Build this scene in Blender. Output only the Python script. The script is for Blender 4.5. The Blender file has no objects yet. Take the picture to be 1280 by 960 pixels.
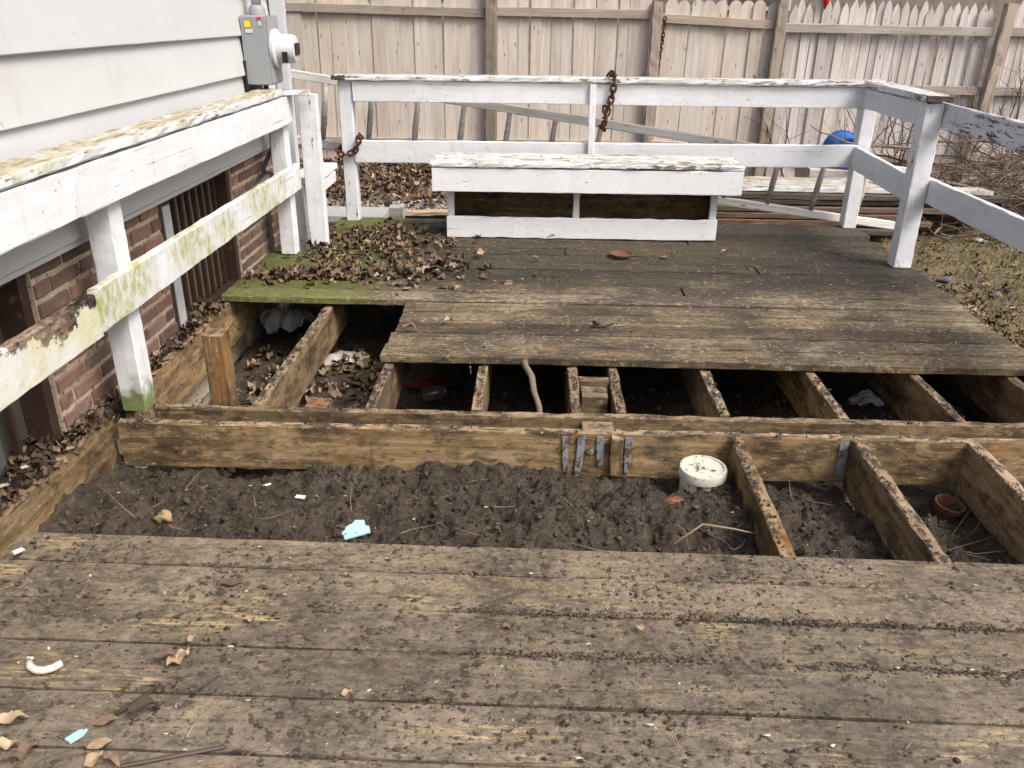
import bpy, math, random
import numpy as np
from mathutils import Matrix, Vector, Euler, noise as mnoise
rnd = random.Random(7); nr = np.random.default_rng(11)
S = bpy.context.scene; COL = S.collection; rad = math.radians

# ------------------------------------------------------------------ camera, sky, sun, exposure
F_PX, CAM_H = 1040.0, 1.36
def cam_axes(p, y, r):
    p, y, r = map(rad, (p, y, r))
    f = np.array([math.sin(y)*math.cos(p), math.cos(y)*math.cos(p), -math.sin(p)])
    x = np.array([math.cos(y), -math.sin(y), 0.]); d = np.cross(f, x)
    return np.array([math.cos(r)*x+math.sin(r)*d, -math.sin(r)*x+math.cos(r)*d, f])
CM = cam_axes(24.2, -1.345, -.69)
cd = bpy.data.cameras.new('camera'); co = bpy.data.objects.new('camera', cd); COL.objects.link(co)
cd.sensor_width = 36; cd.lens = F_PX/1280*36; cd.clip_start = .05; cd.clip_end = 500
m = Matrix.Identity(4)
for i in range(3):
    m[i][0] = CM[0][i]; m[i][1] = -CM[1][i]; m[i][2] = -CM[2][i]
m[2][3] = CAM_H
co.matrix_world = m; S.camera = co
def ray(x, y): return CM.T@np.array([(x-640)/F_PX, (y-480)/F_PX, 1.])
def on_z(x, y, z=0.): d = ray(x, y); return Vector(np.array([0, 0, CAM_H])+(z-CAM_H)/d[2]*d)
def on_y(x, y, Y): d = ray(x, y); return Vector(np.array([0, 0, CAM_H])+Y/d[1]*d)
def on_x(x, y, X): d = ray(x, y); return Vector(np.array([0, 0, CAM_H])+X/d[0]*d)

SUN_EL, SUN_AZ = 52, 125        # azimuth clockwise from +Y: light comes from behind the camera, over its right shoulder
w = bpy.data.worlds.new('World'); S.world = w; w.use_nodes = True
wn = w.node_tree; bg = wn.nodes['Background']
sk = wn.nodes.new('ShaderNodeTexSky'); sk.sky_type = 'NISHITA'; sk.sun_disc = False
sk.sun_elevation = rad(SUN_EL); sk.sun_rotation = rad(SUN_AZ); sk.air_density = 1.0; sk.dust_density = 8.0; sk.ozone_density = 1.0
wn.links.new(sk.outputs[0], bg.inputs[0]); bg.inputs[1].default_value = .115
sl = bpy.data.lights.new('sun', 'SUN'); so = bpy.data.objects.new('sun', sl); COL.objects.link(so)
sl.energy = 1.75; sl.angle = rad(24); sl.color = (1, .98, .95)
sd = Vector((math.sin(rad(SUN_AZ))*math.cos(rad(SUN_EL)), math.cos(rad(SUN_AZ))*math.cos(rad(SUN_EL)), math.sin(rad(SUN_EL))))
so.rotation_euler = sd.to_track_quat('Z', 'Y').to_euler(); so.location = (5, -4, 8)
S.view_settings.view_transform = 'Standard'; S.view_settings.look = 'None'
S.view_settings.exposure = .77; S.view_settings.gamma = 1; S.view_settings.use_curve_mapping = False
S.render.engine = 'CYCLES'; S.cycles.max_bounces = 6; S.cycles.diffuse_bounces = 3

# ------------------------------------------------------------------ object helpers
WM = {}
def reg(o, mat, parent):
    COL.objects.link(o); WM[o.name] = mat
    o.matrix_basis = mat
    if parent is not None:
        o.parent = parent; o.matrix_parent_inverse = WM[parent.name].inverted()
    return o
def tag(o, label=None, cat=None, group=None, kind=None):
    for k, v in (('label', label), ('category', cat), ('group', group), ('kind', kind)):
        if v: o[k] = v
    return o
def thing(name, loc, label, cat, group=None):
    o = bpy.data.objects.new(name, None); o.empty_display_size = .1
    return tag(reg(o, Matrix.Translation(Vector(loc)), None), label, cat, group)
def mesh_py(name, v, f, smooth=False):
    me = bpy.data.meshes.new(name); me.from_pydata([tuple(map(float, a)) for a in v], [], f); me.update()
    if smooth: me.shade_smooth()
    return me
def put(name, me, mat, parent=None, M=None, loc=None, rot=None):
    if mat is not None and not me.materials: me.materials.append(mat)
    o = bpy.data.objects.new(name, me)
    if M is None:
        M = Matrix.Translation(Vector(loc or (0, 0, 0))) @ (Euler(rot).to_matrix().to_4x4() if rot else Matrix.Identity(4))
    return reg(o, M, parent)
def frame(p0, p1, up=(0, 0, 1)):
    p0, p1 = Vector(p0), Vector(p1); x = (p1-p0).normalized(); up = Vector(up)
    y = up.cross(x).normalized(); z = x.cross(y); c = (p0+p1)/2
    return Matrix(((x.x, y.x, z.x, c.x), (x.y, y.y, z.y, c.y), (x.z, y.z, z.z, c.z), (0, 0, 0, 1)))
def board_mesh(L, w, t, seg=None, jit=.002, bev=.004, jag=0.0, seed=None, wave=0.0):
    """A sawn timber along local x: width on y, thickness on z, worn edges."""
    r = random.Random(seed if seed is not None else rnd.random())
    seg = seg or max(2, min(60, int(L/.07))); bev = min(bev, w*.3, t*.3)
    h, k = w/2, t/2
    cs = [(-h+bev, -k), (h-bev, -k), (h, -k+bev), (h, k-bev), (h-bev, k), (-h+bev, k), (-h, k-bev), (-h, -k+bev)]
    V, F = [], []; ph = [r.uniform(0, 9) for _ in range(4)]
    for i in range(seg+1):
        x = -L/2+L*i/seg
        wy = wave*math.sin(x*1.7+ph[0]); wz = wave*.6*math.sin(x*2.3+ph[1])
        for j, (a, b) in enumerate(cs):
            chip = abs(r.gauss(0, jit))
            xx = x + (r.uniform(-jag, jag*.2)*(1 if i == seg else -1) if i in (0, seg) and jag else 0)
            V.append((xx, a+wy-math.copysign(chip, a), b+wz-math.copysign(chip*.7, b)))
    for i in range(seg):
        for j in range(8):
            q = (j+1) % 8; F.append((i*8+j, i*8+q, (i+1)*8+q, (i+1)*8+j))
    F.append(tuple(range(7, -1, -1))); F.append(tuple(seg*8+j for j in range(8)))
    for i, f in enumerate(F): F[i] = tuple(reversed(f))
    return mesh_py('board', V, F)
def board(name, p0, p1, w, t, mat, parent=None, up=(0, 0, 1), **k):
    L = (Vector(p1)-Vector(p0)).length
    return put(name, board_mesh(L, w, t, **k), mat, parent, frame(p0, p1, up))
def box_mesh(x, y, z, bev=.0):
    if bev <= 0:
        v = [(sx*x/2, sy*y/2, sz*z/2) for sx in (-1, 1) for sy in (-1, 1) for sz in (-1, 1)]
        return mesh_py('box', v, [(0, 1, 3, 2), (4, 6, 7, 5), (0, 4, 5, 1), (2, 3, 7, 6), (0, 2, 6, 4), (1, 5, 7, 3)])
    return board_mesh(x, y, z, seg=1, jit=0, bev=bev, seed=1)
def box(name, lo, hi, mat, parent=None, bev=0.):
    lo, hi = Vector(lo), Vector(hi); d = hi-lo
    return put(name, box_mesh(d.x, d.y, d.z, bev), mat, parent, Matrix.Translation((lo+hi)/2))
def tube_arrays(pts, radii, n=6, cap=True):
    pts = [Vector(p) for p in pts]; V, F = [], []
    t0 = (pts[1]-pts[0]).normalized(); a = t0.orthogonal().normalized()
    for i, p in enumerate(pts):
        t = (pts[min(i+1, len(pts)-1)]-pts[max(i-1, 0)]).normalized()
        a = (a-t*a.dot(t)).normalized(); b = t.cross(a); rr = radii[i] if hasattr(radii, '__len__') else radii
        for j in range(n):
            q = 2*math.pi*j/n; V.append(tuple(p+rr*(math.cos(q)*a+math.sin(q)*b)))
    for i in range(len(pts)-1):
        for j in range(n):
            q = (j+1) % n; F.append((i*n+j, i*n+q, (i+1)*n+q, (i+1)*n+j))
    if cap: F.append(tuple(range(n-1, -1, -1))); F.append(tuple((len(pts)-1)*n+j for j in range(n)))
    return V, F
def tube(name, pts, radii, mat, parent=None, n=8):
    c = Vector(pts[0]); V, F = tube_arrays([Vector(p)-c for p in pts], radii, n)
    return put(name, mesh_py(name, V, F, True), mat, parent, Matrix.Translation(c))
def lathe(name, prof, mat, parent=None, M=None, n=32, smooth=True):
    """prof: (r, z) pairs, bottom to top; r = 0 closes an end."""
    V, F = [], []
    for r, z in prof:
        for j in range(n):
            q = 2*math.pi*j/n; V.append((r*math.cos(q), r*math.sin(q), z))
    for i in range(len(prof)-1):
        for j in range(n):
            q = (j+1) % n; F.append((i*n+j, i*n+q, (i+1)*n+q, (i+1)*n+j))
    me = mesh_py(name, V, F, smooth)
    if smooth: me.set_sharp_from_angle(angle=rad(35))
    return put(name, me, mat, parent, M)
def np_mesh(name, V, faces, cols=None, smooth=False):
    """V (n,3), faces (m,k) all the same k; cols (n,3) per vertex colour attribute 'tint'."""
    me = bpy.data.meshes.new(name); m_, k = faces.shape
    me.vertices.add(len(V)); me.vertices.foreach_set('co', V.astype(np.float32).ravel())
    me.loops.add(m_*k); me.loops.foreach_set('vertex_index', faces.astype(np.int32).ravel())
    me.polygons.add(m_); me.polygons.foreach_set('loop_start', np.arange(0, m_*k, k, dtype=np.int32))
    me.polygons.foreach_set('loop_total', np.full(m_, k, dtype=np.int32))
    me.update(calc_edges=True)
    if cols is not None:
        at = me.color_attributes.new('tint', 'FLOAT_COLOR', 'POINT')
        at.data.foreach_set('color', np.c_[cols, np.ones(len(cols))].astype(np.float32).ravel())
    if smooth: me.shade_smooth()
    return me
def eulers(rx, ry, rz):
    cx, sx, cy, sy, cz, sz = np.cos(rx), np.sin(rx), np.cos(ry), np.sin(ry), np.cos(rz), np.sin(rz)
    R = np.empty((len(rx), 3, 3))
    R[:, 0, 0] = cz*cy; R[:, 0, 1] = cz*sy*sx-sz*cx; R[:, 0, 2] = cz*sy*cx+sz*sx
    R[:, 1, 0] = sz*cy; R[:, 1, 1] = sz*sy*sx+cz*cx; R[:, 1, 2] = sz*sy*cx-cz*sx
    R[:, 2, 0] = -sy; R[:, 2, 1] = cy*sx; R[:, 2, 2] = cy*cx
    return R
def scatter(name, temps, pos, rot, scl, cols, mat, label, cat, smooth=False):
    """One stuff mesh holding copies of the templates (V, F) at pos."""
    VV, FF, CC, off = [], [], [], 0; pick = nr.integers(0, len(temps), len(pos)); R = eulers(*rot.T)
    if scl.ndim == 1: scl = scl[:, None]
    for ti, (tv, tf) in enumerate(temps):
        ix = np.where(pick == ti)[0]
        if not len(ix): continue
        v = np.einsum('nij,vj->nvi', R[ix], tv)*scl[ix][:, None, :]+pos[ix][:, None, :]
        VV.append(v.reshape(-1, 3)); f = tf[None]+(np.arange(len(ix))*len(tv))[:, None, None]+off
        FF.append(f.reshape(-1, tf.shape[1])); CC.append(np.repeat(cols[ix], len(tv), 0)); off += len(ix)*len(tv)
    me = np_mesh(name, np.concatenate(VV), np.concatenate(FF), np.concatenate(CC), smooth)
    return tag(put(name, me, mat), label, cat, kind='stuff')
def fbm(x, y, sc, oct=4, seed=0):
    """vectorised value noise, -1..1"""
    out = np.zeros_like(x, dtype=float); a, tot = 1., 0.
    g = np.random.default_rng(seed).random((256, 256))*2-1
    for o in range(oct):
        u, v = x*sc+o*17.3, y*sc+o*9.1; i, j = np.floor(u).astype(int), np.floor(v).astype(int); fx, fy = u-i, v-j
        fx = fx*fx*(3-2*fx); fy = fy*fy*(3-2*fy); q = lambda p, r: g[p % 256, r % 256]
        out += a*((q(i, j)*(1-fx)+q(i+1, j)*fx)*(1-fy)+(q(i, j+1)*(1-fx)+q(i+1, j+1)*fx)*fy)
        tot += a; a *= .5; sc *= 2.03
    return out/tot

# ------------------------------------------------------------------ material helpers
class Mat:
    def __init__(s, name, rough=.85, spec=.3):
        s.m = bpy.data.materials.new(name); s.m.use_nodes = True; s.t = s.m.node_tree
        s.b = s.t.nodes['Principled BSDF']; s.b.inputs['Roughness'].default_value = rough
        s.b.inputs['Specular IOR Level'].default_value = spec; s._v = None
    def n(s, typ, **kw):
        nd = s.t.nodes.new('ShaderNode'+typ)
        for k, v in kw.items():
            if hasattr(nd, k) and not isinstance(v, bpy.types.NodeSocket): setattr(nd, k, v)
        return nd
    def set(s, sock, v):
        if isinstance(v, bpy.types.NodeSocket): s.t.links.new(v, sock)
        elif v is not None:
            if sock.type == 'RGBA' and hasattr(v, '__len__') and len(v) == 3: v = (*v, 1)
            sock.default_value = v
    def vec(s):
        if s._v is None:
            tc = s.n('TexCoord'); oi = s.n('ObjectInfo')
            k = s.n('VectorMath', operation='SCALE'); s.set(k.inputs[0], (37., 61., 53.)); s.set(k.inputs['Scale'], oi.outputs['Random'])
            a = s.n('VectorMath', operation='ADD'); s.set(a.inputs[0], tc.outputs['Object']); s.set(a.inputs[1], k.outputs[0])
            s._v, s.rand, s.obj = a.outputs[0], oi.outputs['Random'], tc.outputs['Object']
        return s._v
    def pos(s): return s.n('NewGeometry').outputs['Position']
    def normal_z(s): return s.sep(s.n('NewGeometry').outputs['True Normal'])[2]
    def sep(s, v): nd = s.n('SeparateXYZ'); s.set(nd.inputs[0], v); return nd.outputs
    def map(s, v, scale=(1, 1, 1), rot=(0, 0, 0), loc=(0, 0, 0)):
        nd = s.n('Mapping'); s.set(nd.inputs[0], v); nd.inputs['Location'].default_value = loc
        nd.inputs['Rotation'].default_value = rot; nd.inputs['Scale'].default_value = scale; return nd.outputs[0]
    def noise(s, v, sc, det=5, ro=.55, dist=0.):
        nd = s.n('TexNoise'); s.set(nd.inputs['Vector'], v); nd.inputs['Scale'].default_value = sc
        nd.inputs['Detail'].default_value = det; nd.inputs['Roughness'].default_value = ro; nd.inputs['Distortion'].default_value = dist
        return nd.outputs[0]
    def voro(s, v, sc, feature='F1'):
        nd = s.n('TexVoronoi', feature=feature); s.set(nd.inputs['Vector'], v); nd.inputs['Scale'].default_value = sc; return nd.outputs[0]
    def math(s, op, a, b=None, c=None, clamp=False):
        nd = s.n('Math', operation=op); nd.use_clamp = clamp; s.set(nd.inputs[0], a); s.set(nd.inputs[1], b); s.set(nd.inputs[2], c); return nd.outputs[0]
    def step(s, v, lo, hi):
        nd = s.n('MapRange'); s.set(nd.inputs[0], v); nd.inputs[1].default_value = lo; nd.inputs[2].default_value = hi
        nd.interpolation_type = 'SMOOTHSTEP'; return nd.outputs[0]
    def ramp(s, f, stops):
        nd = s.n('ValToRGB'); s.set(nd.inputs[0], f); e = nd.color_ramp.elements
        while len(e) < len(stops): e.new(.5)
        for el, (p, c) in zip(e, stops): el.position = p; el.color = (*c, 1)
        return nd.outputs[0]
    def mix(s, f, a, b, mode='MIX'):
        nd = s.n('Mix', data_type='RGBA', blend_type=mode); s.set(nd.inputs[0], f); s.set(nd.inputs[6], a); s.set(nd.inputs[7], b); return nd.outputs[2]
    def hsv(s, c, h=.5, sa=1., v=1.):
        nd = s.n('HueSaturation'); s.set(nd.inputs['Color'], c); s.set(nd.inputs['Hue'], h); s.set(nd.inputs['Saturation'], sa); s.set(nd.inputs['Value'], v); return nd.outputs[0]
    def rr(s, lo, hi, k=1.0):
        s.vec(); r = s.math('FRACT', s.math('MULTIPLY', s.rand, k)); return s.math('MULTIPLY_ADD', r, hi-lo, lo)
    def bump(s, h, st=.5, d=.01, normal=None):
        nd = s.n('Bump'); s.set(nd.inputs['Height'], h); nd.inputs['Strength'].default_value = st; nd.inputs['Distance'].default_value = d
        if normal is not None: s.set(nd.inputs['Normal'], normal)
        s.set(s.b.inputs['Normal'], nd.outputs[0]); return nd.outputs[0]
    def out(s, c, rough=None):
        s.set(s.b.inputs['Base Color'], c)
        if rough is not None: s.set(s.b.inputs['Roughness'], rough)
        return s.m

def grain_nodes(M, sx=1.0, sy=24.):
    v = M.vec()
    g = M.noise(M.map(v, (sx, sy, sy)), 1.6, 8, .6, .6)
    f = M.noise(M.map(v, (sx*3, sy*7, sy*7)), 1.6, 5, .6)
    return v, g, f
def mat_lumber(name, lo, mid, hi, stain=.5, dirt_top=True):
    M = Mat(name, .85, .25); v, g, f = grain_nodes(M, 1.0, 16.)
    c = M.ramp(M.math('MULTIPLY_ADD', f, .35, M.math('MULTIPLY', g, .65)), [(.28, lo), (.5, mid), (.7, hi)])
    st = M.step(M.noise(M.map(v, (2.2, 5, 5)), 2.0, 8, .68), .62-stain*.22, .80-stain*.18)
    c = M.mix(M.math('MULTIPLY', st, .9), c, (.026, .02, .014))
    drip = M.step(M.noise(M.map(v, (14, 1.2, 1.2)), 1.5, 6, .6), .58, .72)
    c = M.mix(M.math('MULTIPLY', drip, .6), c, (.035, .025, .016))
    pale = M.step(M.noise(M.map(v, (1.5, 4, 4)), 1.7, 4, .5), .60, .8)
    c = M.mix(M.math('MULTIPLY', pale, .45), c, (.42, .335, .21))
    if dirt_top:
        nz = M.normal_z(); d = M.math('MULTIPLY', M.step(nz, .6, .9), M.step(M.noise(M.map(v, (6, 12, 12)), 3, 8, .7), .46, .60))
        c = M.mix(M.math('MULTIPLY', M.step(nz, .6, .9), .35), c, (.42, .33, .24)); c = M.mix(d, c, (.045, .035, .028))
    b1 = M.noise(M.map(v, (1, 2, 2)), 9, 8, .7, .8); c = M.mix(M.math('MULTIPLY', M.step(b1, .50, .61), .75), c, M.mix(f, (.022, .016, .010), (.11, .078, .046)))
    b2 = M.noise(M.map(v, (1, 2, 2), loc=(3, 1, 7)), 30, 6, .7); c = M.mix(M.math('MULTIPLY', M.step(b2, .60, .66), .55), c, (.50, .42, .31)); c = M.mix(M.math('MULTIPLY', M.step(b2, .41, .36), .7), c, (.03, .023, .017))
    og = M.step(M.noise(M.map(v, (1, 2, 2), loc=(7, 7, 1)), 3.1, 5, .6), .55, .68); c = M.mix(M.math('MULTIPLY', og, .5), c, M.mix(f, (.12, .05, .018), (.34, .18, .075)))
    gn = M.step(M.noise(v, 2.6, 5, .6), .56, .72); c = M.mix(M.math('MULTIPLY', gn, .4), c, (.22, .185, .10))
    c = M.hsv(c, .5, M.rr(.95, 1.15, 5.3), M.rr(.78, 1.25, 3.1))
    M.bump(M.math('MULTIPLY_ADD', b2, .5, M.math('MULTIPLY_ADD', f, .5, g)), .65, .004); return M.out(c)
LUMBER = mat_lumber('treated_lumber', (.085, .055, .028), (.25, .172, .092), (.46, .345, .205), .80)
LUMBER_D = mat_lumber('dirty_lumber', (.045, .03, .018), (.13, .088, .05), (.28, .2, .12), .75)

def mat_deck():
    M = Mat('weathered_decking', .8, .3); v, g, f = grain_nodes(M, 1.1, 22.); p = M.pos(); x, y, z = M.sep(p)
    mixg = M.math('MULTIPLY_ADD', f, .45, M.math('MULTIPLY', g, .55))
    c = M.ramp(mixg, [(.30, (.026, .021, .016)), (.45, (.105, .083, .055)), (.57, (.20, .16, .105)), (.72, (.40, .325, .21))])
    pat = M.noise(p, 2.1, 6, .62); c = M.mix(M.math('MULTIPLY', M.step(pat, .44, .56), .8), c, M.mix(f, (.010, .008, .006), (.095, .074, .054)))
    pat2 = M.noise(M.map(p, (1, 1, 1), loc=(5, 2, 1)), 3.3, 5, .6)
    c = M.mix(M.math('MULTIPLY', M.step(pat2, .52, .68), .45), c, (.31, .265, .195))
    wet = M.math('MULTIPLY', M.step(M.math('MULTIPLY_ADD', pat, .9, y), 4.45, 5.1), .8)
    c = M.mix(wet, c, M.mix(f, (.012, .011, .008), (.05, .044, .032)))
    # flaked old paint and silvered fibres
    fl = M.step(M.noise(M.map(v, (9, 60, 60)), 2.2, 6, .7), .645, .68); zone = M.step(M.noise(p, 1.3, 3, .5), .42, .58)
    c = M.mix(M.math('MULTIPLY', fl, M.math('MULTIPLY', zone, .75)), c, (.42, .37, .29))
    ck = M.step(M.noise(M.map(v, (1.6, 150, 150)), 1.5, 4, .6), .62, .67); c = M.mix(M.math('MULTIPLY', ck, .8), c, (.018, .014, .011))
    rd = M.step(M.noise(M.map(p, loc=(9, 4, 0)), 1.9, 4, .5), .6, .75); c = M.mix(M.math('MULTIPLY', rd, .25), c, (.20, .105, .055))
    # moss along the house end of the boards
    ms = M.math('MULTIPLY', M.step(M.math('MULTIPLY_ADD', M.noise(p, 5, 5, .6), .7, x), -.35, -.72), M.step(M.noise(M.map(v, (6, 30, 30)), 2, 6, .65), .30, .52))
    ms2 = M.math('MULTIPLY', M.step(M.noise(p, 1.7, 4, .5), .58, .75), .28)
    c = M.mix(M.math('MAXIMUM', M.math('MULTIPLY', ms, .85), M.math('MULTIPLY', ms2, M.step(y, 4.2, 5.2))), c, M.mix(f, (.035, .045, .012), (.20, .215, .06)))
    i1 = M.noise(M.map(p, (1, 1.6, 1)), 38, 6, .7); i2 = M.noise(M.map(p, (1, 1.8, 1), loc=(2, 8, 3)), 17, 7, .7)
    c = M.mix(M.math('MULTIPLY', M.step(i2, .50, .58), .72), c, M.mix(i1, (.012, .0095, .008), (.12, .095, .068)))
    c = M.mix(M.math('MULTIPLY', M.step(i1, .57, .62), .6), c, (.42, .36, .26)); c = M.mix(M.math('MULTIPLY', M.step(i1, .43, .38), .7), c, (.022, .018, .015))
    c = M.mix(M.math('MULTIPLY', wet, M.math('MULTIPLY_ADD', M.step(i2, .42, .60), .45, .35)), c, M.mix(f, (.010, .009, .007), (.045, .038, .028)))
    c = M.mix(M.math('MULTIPLY', M.step(M.noise(M.map(p, (.8, 2.2, 1), loc=(1, 5, 0)), 2.6, 6, .65), .53, .62), .6), c, M.mix(f, (.012, .010, .008), (.06, .048, .035)))
    c = M.mix(M.math('MULTIPLY', M.math('MULTIPLY', ms, M.step(i2, .36, .56)), .7), c, M.mix(i1, (.03, .037, .010), (.17, .18, .05))); c = M.hsv(c, .5, M.rr(.98, 1.2, 7.7), M.rr(.62, 1.3, 3.3))
    M.bump(M.math('MULTIPLY_ADD', i1, .8, M.math('MULTIPLY_ADD', f, .7, M.math('MULTIPLY_ADD', pat, .5, g))), .8, .006)
    return M.out(c, M.math('MULTIPLY_ADD', pat, -.5, 1.0))
DECK = mat_deck()

def mat_mud_deck():
    M = Mat('muddy_decking', .75, .35); v, g, f = grain_nodes(M, .9, 20.); p = M.pos(); x, y, z = M.sep(p)
    wood = M.ramp(M.math('MULTIPLY_ADD', f, .5, M.math('MULTIPLY', g, .5)), [(.36, (.075, .056, .03)), (.5, (.25, .19, .10)), (.66, (.46, .36, .185))])
    n1 = M.noise(p, 3.2, 9, .62, .4); n2 = M.noise(p, 26, 6, .65)
    mud = M.ramp(M.math('MULTIPLY_ADD', n1, .6, M.math('MULTIPLY', n2, .4)), [(.34, (.046, .036, .027)), (.45, (.128, .102, .074)), (.56, (.198, .16, .117)), (.7, (.295, .245, .182))])
    cov = M.step(M.math('MULTIPLY_ADD', M.noise(M.map(v, (1.4, 14, 14)), 2.4, 7, .65), .75, M.math('MULTIPLY', n1, .45)), .735, .62)
    c = M.mix(M.math('MULTIPLY_ADD', cov, .42, .58), wood, mud)
    rare = M.step(M.noise(M.map(p, (1, 2.6, 1), loc=(3, 7, 0)), 2.1, 5, .6), .545, .66)
    c = M.mix(M.math('MULTIPLY', M.math('MULTIPLY', rare, M.step(M.noise(M.map(v, (5, 50, 50)), 2, 5, .6), .46, .6)), .8), c, (.47, .36, .175))
    segs = [((745, 727), (782, 805), .010), ((777, 730), (805, 768), .008), ((825, 712), (890, 773), .010), ((892, 742), (900, 775), .007), ((932, 735), (1000, 820), .009), ((902, 790), (912, 832), .008), ((914, 840), (935, 905), .008), ((802, 840), (860, 960), .011), ((560, 708), (770, 757), .016), ((1030, 760), (1065, 785), .012), ((1235, 895), (1275, 920), .02), ((640, 750), (695, 760), .02), ((1100, 790), (1130, 815), .01), ((540, 725), (600, 745), .015), ((620, 905), (680, 935), .02), ((690, 730), (760, 750), .006)]
    gg = None; warp = M.math('MULTIPLY_ADD', M.noise(p, 4, 3, .5), .012, -.006)
    for (a_, b_, hw) in segs:
        A, B = on_z(*a_), on_z(*b_); d_ = (B-A).to_2d(); L2 = d_.length; ux, uy = d_.x/L2, d_.y/L2
        dx_, dy_ = M.math('SUBTRACT', x, A.x), M.math('SUBTRACT', y, A.y)
        al_ = M.math('ADD', M.math('MULTIPLY', dx_, ux), M.math('MULTIPLY', dy_, uy)); ac_ = M.math('ADD', M.math('ADD', M.math('MULTIPLY', dx_, -uy), M.math('MULTIPLY', dy_, ux)), warp)
        k1 = M.math('MULTIPLY', M.step(al_, 0, .02), M.step(al_, L2, L2-.02)); k2 = M.step(M.math('ABSOLUTE', ac_), hw, hw*.7)
        ln_ = M.step(M.math('SINE', M.math('MULTIPLY', ac_, 1150.)), -.35, .5)
        kk = M.math('MULTIPLY', M.math('MULTIPLY', k1, k2), ln_); gg = kk if gg is None else M.math('MAXIMUM', gg, kk)
    gg = M.math('MULTIPLY', gg, M.math('MULTIPLY_ADD', M.step(M.noise(p, 60, 5, .7), .40, .55), .8, .2))
    fine = M.math('MULTIPLY', M.step(M.noise(M.map(p, (4, 150, 1), rot=(0, 0, rad(4))), 1.2, 4, .6), .60, .66), M.step(M.noise(M.map(p, (1, 3, 1), loc=(6, 2, 0)), 2.3, 4, .6), .50, .60))
    gg = M.math('MAXIMUM', gg, M.math('MULTIPLY', fine, M.math('MULTIPLY', M.step(x, -.5, .2), .8)))
    c = M.mix(M.math('MULTIPLY', gg, .85), c, (.48, .37, .185))
    sm = M.noise(M.map(p, (3, 9, 1), rot=(0, 0, rad(-25))), 2.2, 8, .7, 1.2); c = M.mix(M.math('MULTIPLY', M.step(sm, .50, .60), .55), c, (.062, .049, .035))
    j1 = M.noise(M.map(p, (1, 1.5, 1)), 44, 7, .72); c = M.mix(M.math('MULTIPLY', M.step(j1, .56, .62), .5), c, (.30, .25, .18)); c = M.mix(M.math('MULTIPLY', M.step(j1, .45, .38), .75), c, (.028, .022, .016))
    wet = M.step(M.noise(M.map(p, loc=(1, 3, 2)), 1.8, 5, .6), .52, .66); c = M.mix(M.math('MULTIPLY', wet, .5), c, (.055, .043, .032))
    spk = M.step(M.noise(p, 95, 3, .6), .64, .70); c = M.mix(M.math('MULTIPLY', spk, .75), c, (.03, .023, .017))
    blot = M.math('MULTIPLY', M.step(M.noise(p, 34, 5, .65), .57, .62), M.step(M.noise(p, 5, 3, .5), .42, .6))
    c = M.mix(M.math('MULTIPLY', blot, .8), c, (.035, .027, .02))
    lt = M.step(M.noise(M.map(p, loc=(4, 4, 4)), 70, 2, .5), .715, .74); c = M.mix(M.math('MULTIPLY', lt, .6), c, (.5, .43, .33))
    c = M.hsv(c, .5, M.rr(.92, 1.06, 7.7), M.rr(.84, 1.1, 3.3))
    h = M.math('MULTIPLY_ADD', blot, .6, M.math('MULTIPLY_ADD', n2, .8, M.math('MULTIPLY_ADD', gg, -.5, M.math('MULTIPLY', g, .4))))
    M.bump(M.math('MULTIPLY_ADD', j1, .9, h), 1., .007); return M.out(c, M.math('MULTIPLY_ADD', wet, -.25, .8))
MUD_DECK = mat_mud_deck()

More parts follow.
